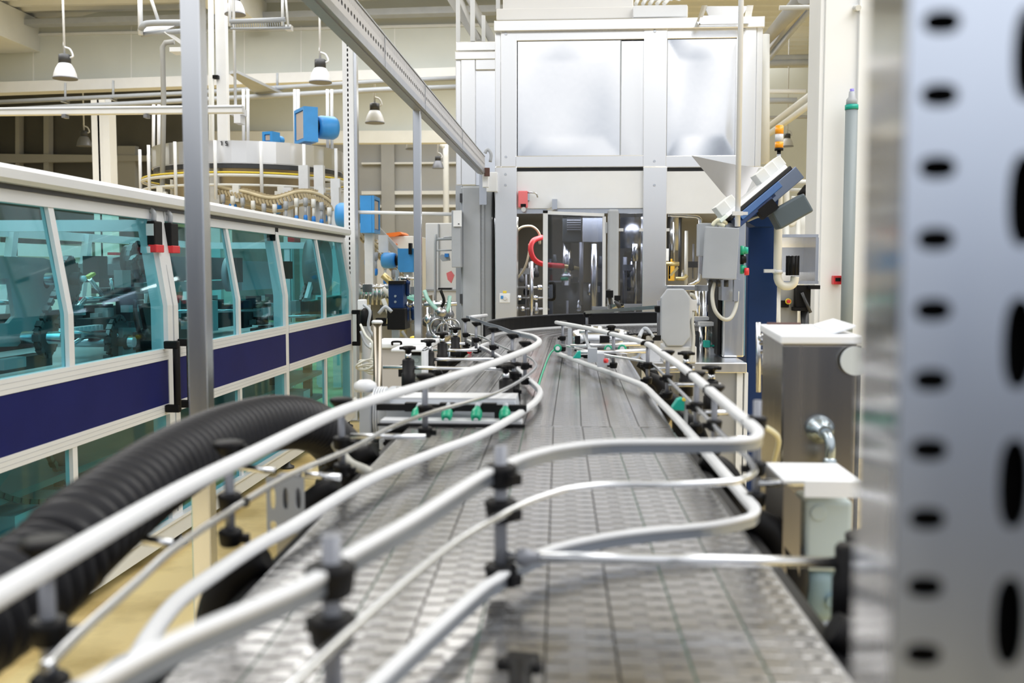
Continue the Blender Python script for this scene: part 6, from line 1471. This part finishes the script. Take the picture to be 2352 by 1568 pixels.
# navy control box with black base
t = thing('navy_box', 'navy blue rectangular box on a black block beyond the glass guard', 'control box', PY(908, 755, 8.2))
m = MB(); m.prect(892, 650, 926, 708, 8.2, .2); o = m.build('navy_body', NAVYM, t, bevel=.006)
m = MB()
for y in (680, 693): m.lathe(PY(908, y, 8.2), [(.012, 0), (.010, .006)], (0, -1, 0), 12)
m.build('bolt', STEEL, o)
m = MB(); m.prect(892, 645, 928, 652, 8.18, .24); m.build('top_cap', BLACK, t); m = MB(); m.prect(889, 708, 930, 757, 8.16, .26); m.build('black_block', BLACK, t, bevel=.006)
m = MB(); m.prect(908, 620, 915, 646, 8.25, .05); q = PY(909, 757, 8.3); m.box((q.x - .03, 8.27, .01), (q.x + .03, 8.33, q.z)); m.box((q.x - .08, 8.2, 0), (q.x + .08, 8.4, .012)); m.build('stand', STEEL, t)
for (x, y0, y1, lb) in ((936, 645, 680, 'upper of three navy filter cups beside the navy box'), (935, 706, 738, 'navy filter cup hanging close against the black block'), (949, 706, 735, 'navy filter cup hanging closest to the slim duct post')):
    t = thing('filter_cup', lb, 'filter', PY(x, y1, 8.3), 'navy filter cups')
    a, b, c_, d = R(x - 5, y0, x + 5, y1, 8.3); xm = (a + b) / 2; r = (b - a) / 2
    m = MB(); m.lathe((xm, 8.3, c_), [(r * .6, 0), (r, .02), (r, d - c_ - .03), (r * 1.25, d - c_ - .028), (r * 1.25, d - c_)], n=16); m.build('cup', NAVYM, t)
    m = MB(); m.tube([(xm, 8.3, d), (xm, 8.3, d + .05)], r * .5, 10); m.tube([(xm - .06, 8.33, d + .02), (xm + .08, 8.33, d + .02)], .012, 8); m.build('fitting', STEEL, t)
# pale cabinet, orange hood and cage in the back centre
t = thing('white_cabinet', 'white cabinet block behind the tube frame beside the control cabinet', 'cabinet', PY(1005, 660, 12.5))
a, b, c_, d = R(978, 512, 1050, 800, 12.5); m = MB(); m.box((a, 12.5, .02), (b, 13.4, d)); m.build('body', WHITEP, t, bevel=.01)
m = MB(); m.prect(1006, 514, 1009, 660, 12.48, .03); m.prect(978, 664, 1050, 668, 12.47, .04); m.build('door_gap', GREYP, t)
t = thing('tube_cage', 'thin bent tube frame standing before the white cabinet', 'frame', PY(1020, 690, 11.2))
m = MB(); m.tube(spline([PY(1000, 840, 11.2), PY(1000, 560, 11.2), PY(1003, 551, 11.2), PY(1012, 549, 11.2), PY(1045, 548, 11.2)], 4), .016, 8); m.tube([PY(1018, 549, 11.2), PY(1022, 545, 11.2), PY(1045, 545, 11.2)], .014, 8); m.tube([PY(1000, 575, 11.2), PY(1045, 574, 11.2)], .010, 8); m.build('tube', GREYP, t)
m = MB(); m.prism([PY(1008, 590, 11.1), PY(1014, 584, 11.1), PY(1030, 586, 11.1), PY(1032, 598, 11.1), PY(1016, 600, 11.1)], (0, .1, 0)); m.build('valve', GREYP, t)
m = MB(); m.prect(1021, 582, 1030, 590, 11.05, .08); m.build('blue_cap', BLUEV, t)
m = MB(); m.prism([PY(1025, 627, 11.1), PY(1036, 622, 11.1), PY(1043, 632, 11.1), PY(1036, 650, 11.1), PY(1028, 642, 11.1)], (0, .05, 0)); m.build('pink_tag', PINK, t)
t = thing('orange_machine', 'white machine with orange roof edge at the back behind the gripper chain', 'machine', PY(905, 640, 14.5))
a, b, c_, d = R(866, 542, 960, 800, 14.6); m = MB(); m.box((a, 14.6, .02), (b, 16, d)); m.build('body', WHITEP, t, bevel=.01)
m = MB(); m.prism([PY(866, 543, 14.5), PY(866, 538, 14.5), PY(918, 532, 14.5), PY(924, 537, 14.5), PY(905, 543, 14.5)], (0, .6, 0)); m.prect(889, 559, 910, 564, 14.5, .1); m.build('orange_edge', ORANGEP, t)
m = MB(); m.prect(938, 558, 945, 584, 12.2, .1); tag(m.build('black_handle', BLACK), 'small black upright block above the lowest blue motor', 'handle')
# back-left low machinery : pipes, valves and green belt table
t = thing('accumulation_table', 'back conveyor table with teal edge and jumbled fittings below the gripper chain', 'conveyor', PY(880, 690, 10.2))
m = MB(); m.prism([PY(822, 671, 10.3), PY(895, 665, 10.3), PY(960, 690, 10.0), PY(958, 694, 10.0), PY(895, 671, 10.3), PY(822, 677, 10.3)], (0, .5, 0)); m.build('teal_edge', mat('teal_belt', (.20, .60, .52), .4), t)
m = MB(); m.tube([PY(822, 660, 10.2), PY(892, 658, 10.2)], .02, 8)
for k in range(7): x = 826 + k * 10; m.tube([PY(x, 652, 10.2), PY(x, 700, 10.2)], .014, 8)
m.build('rail', STEEL, t)
m = MB(); A = PY(890, 680, 10.6); m.box((A.x - .3, 10.6, .6), (A.x + .4, 11.2, A.z)); m.build('table_body', mat('warm_grey', (.42, .38, .34), .5), t)
m = MB()
for x in (830, 880, 950): q = PY(x, 700, 10.8); m.box((q.x - .03, 10.78, .01), (q.x + .03, 10.84, q.z))
m.build('table_leg', ALU, t)
random.seed(5)
for k in range(26):
    p = PY(random.uniform(824, 958), random.uniform(640, 770), random.uniform(9.9, 10.5)); m = MB(); mt = random.choice([CREAM, STEEL, POSTG, TAUPE, BLACK, CREAM, YBRASS])
    if k % 2: m.tube([p, p + Vector((random.uniform(-.12, .12), 0, random.uniform(-.2, .2)))], random.uniform(.015, .035), 8)
    else: m.box(p - Vector((.05, .05, .04)), p + Vector((.05, .05, .04)))
    m.build('fitting', mt, t)
t = thing('pipe_manifold', 'tangle of steel pipes and valves at the foot of the control cabinet', 'pipe', PY(1010, 760, 9.2))
m = MB()
for x in (985, 1000, 1016, 1032): m.tube([PY(x, 690, 9.3), (PY(x, 690, 9.3).x, 9.3, .01)], .025, 10)
m.tube([PY(975, 700, 9.25), PY(1050, 697, 9.25)], .022, 8); m.tube([PY(990, 788, 9.2), PY(1044, 788, 9.2)], .02, 8); m.build('steel_pipe', STEEL, t)
m = MB()
for k in range(3): c = PY(1008 + k * 14, 752 + (k % 2) * 10, 9.15); m.tube([c + Vector((.08 * math.cos(a), 0, .08 * math.sin(a))) for a in [2 * PI * q / 20 for q in range(20)]], .012, 8, closed=True)
m.build('hand_wheel', STEELD, t)
m = MB(); m.tube(spline([PY(975, 668, 9.3), PY(985, 690, 9.25), PY(1010, 715, 9.2), PY(1028, 712, 9.2), PY(1033, 680, 9.25)], 6), .02, 8); m.build('teal_hose', mat('teal_hose', (.35, .60, .53), .4), t)
m = MB(); m.prect(1006, 661, 1036, 665, 9.2, .1); m.tube(spline([PY(1012, 666, 9.2), PY(1020, 690, 9.2), PY(1014, 705, 9.2)], 4), .014, 8); m.build('black_shelf', BLACK, t)
random.seed(12)
for k in range(22):
    p = PY(random.uniform(978, 1046), random.uniform(715, 785), random.uniform(9.1, 9.5)); m = MB()
    m.lathe(p, [(.02, -.05), (.045, -.03), (.045, .02), (.02, .05)], (random.uniform(-1, 1), random.uniform(-.4, .4), random.uniform(.1, 1)), 12); m.build('valve', random.choice([STEEL, STEELD, POSTG, DGREY]), t)
t = thing('cable_bundle_post', 'post with white box, black motor and hanging cables at the corner of the glass guard', 'post', PY(842, 800, 6.6))
m = MB(); q = PY(842, 780, 6.7); m.tube([(q.x, 6.7, .01), (q.x, 6.7, PY(842, 700, 6.7).z)], .03, 10); m.lathe((q.x, 6.7, 0), [(.08, 0), (.08, .012)], n=14); m.build('shaft', TAUPE, t)
m = MB(); m.prect(821, 688, 836, 712, 6.6, .1); m.build('white_box', WHITEP, t, bevel=.006)
m = MB(); m.lathe(PY(842, 728, 6.6), [(.03, -.06), (.045, -.03), (.04, .04), (.02, .06)], n=14); m.build('black_motor', BLACK, t)
m = MB(); m.tube(spline([PY(836, 700, 6.55), PY(850, 715, 6.5), PY(846, 750, 6.5), PY(860, 775, 6.5)], 5), .01, 8); m.tube(spline([PY(870, 720, 6.6), PY(885, 705, 6.6), PY(900, 716, 6.6)], 4), .012, 8); m.tube(spline([PY(828, 760, 6.5), PY(840, 790, 6.5), PY(858, 800, 6.5), PY(866, 780, 6.5)], 5), .008, 8); m.build('hose', GREYP, t)
t = thing('yellow_block', 'small bright yellow block among the pipes beyond the white casing', 'block', PY(948, 782, 6.9))
m = MB(); m.prect(941, 773, 956, 782, 6.9, .1); m.build('yellow_body', YELLOW, t, bevel=.006)
m = MB(); q = PY(948, 782, 6.95); m.box((q.x - .03, 6.92, .01), (q.x + .03, 6.98, q.z)); m.build('stand', STEEL, t)
t = thing('hose_bracket', 'small black and steel bracket carrying a red button beside the far belt lanes', 'bracket', PY(1085, 800, 5.2))
m = MB(); m.prect(1083, 775, 1094, 806, 5.4, .05); m.build('plate', DGREY, t)
m = MB(); m.lathe(PY(1079, 807, 5.15), [(.012, 0), (.012, .02)], (0, -1, 0), 12); m.build('red_button', RED, t)
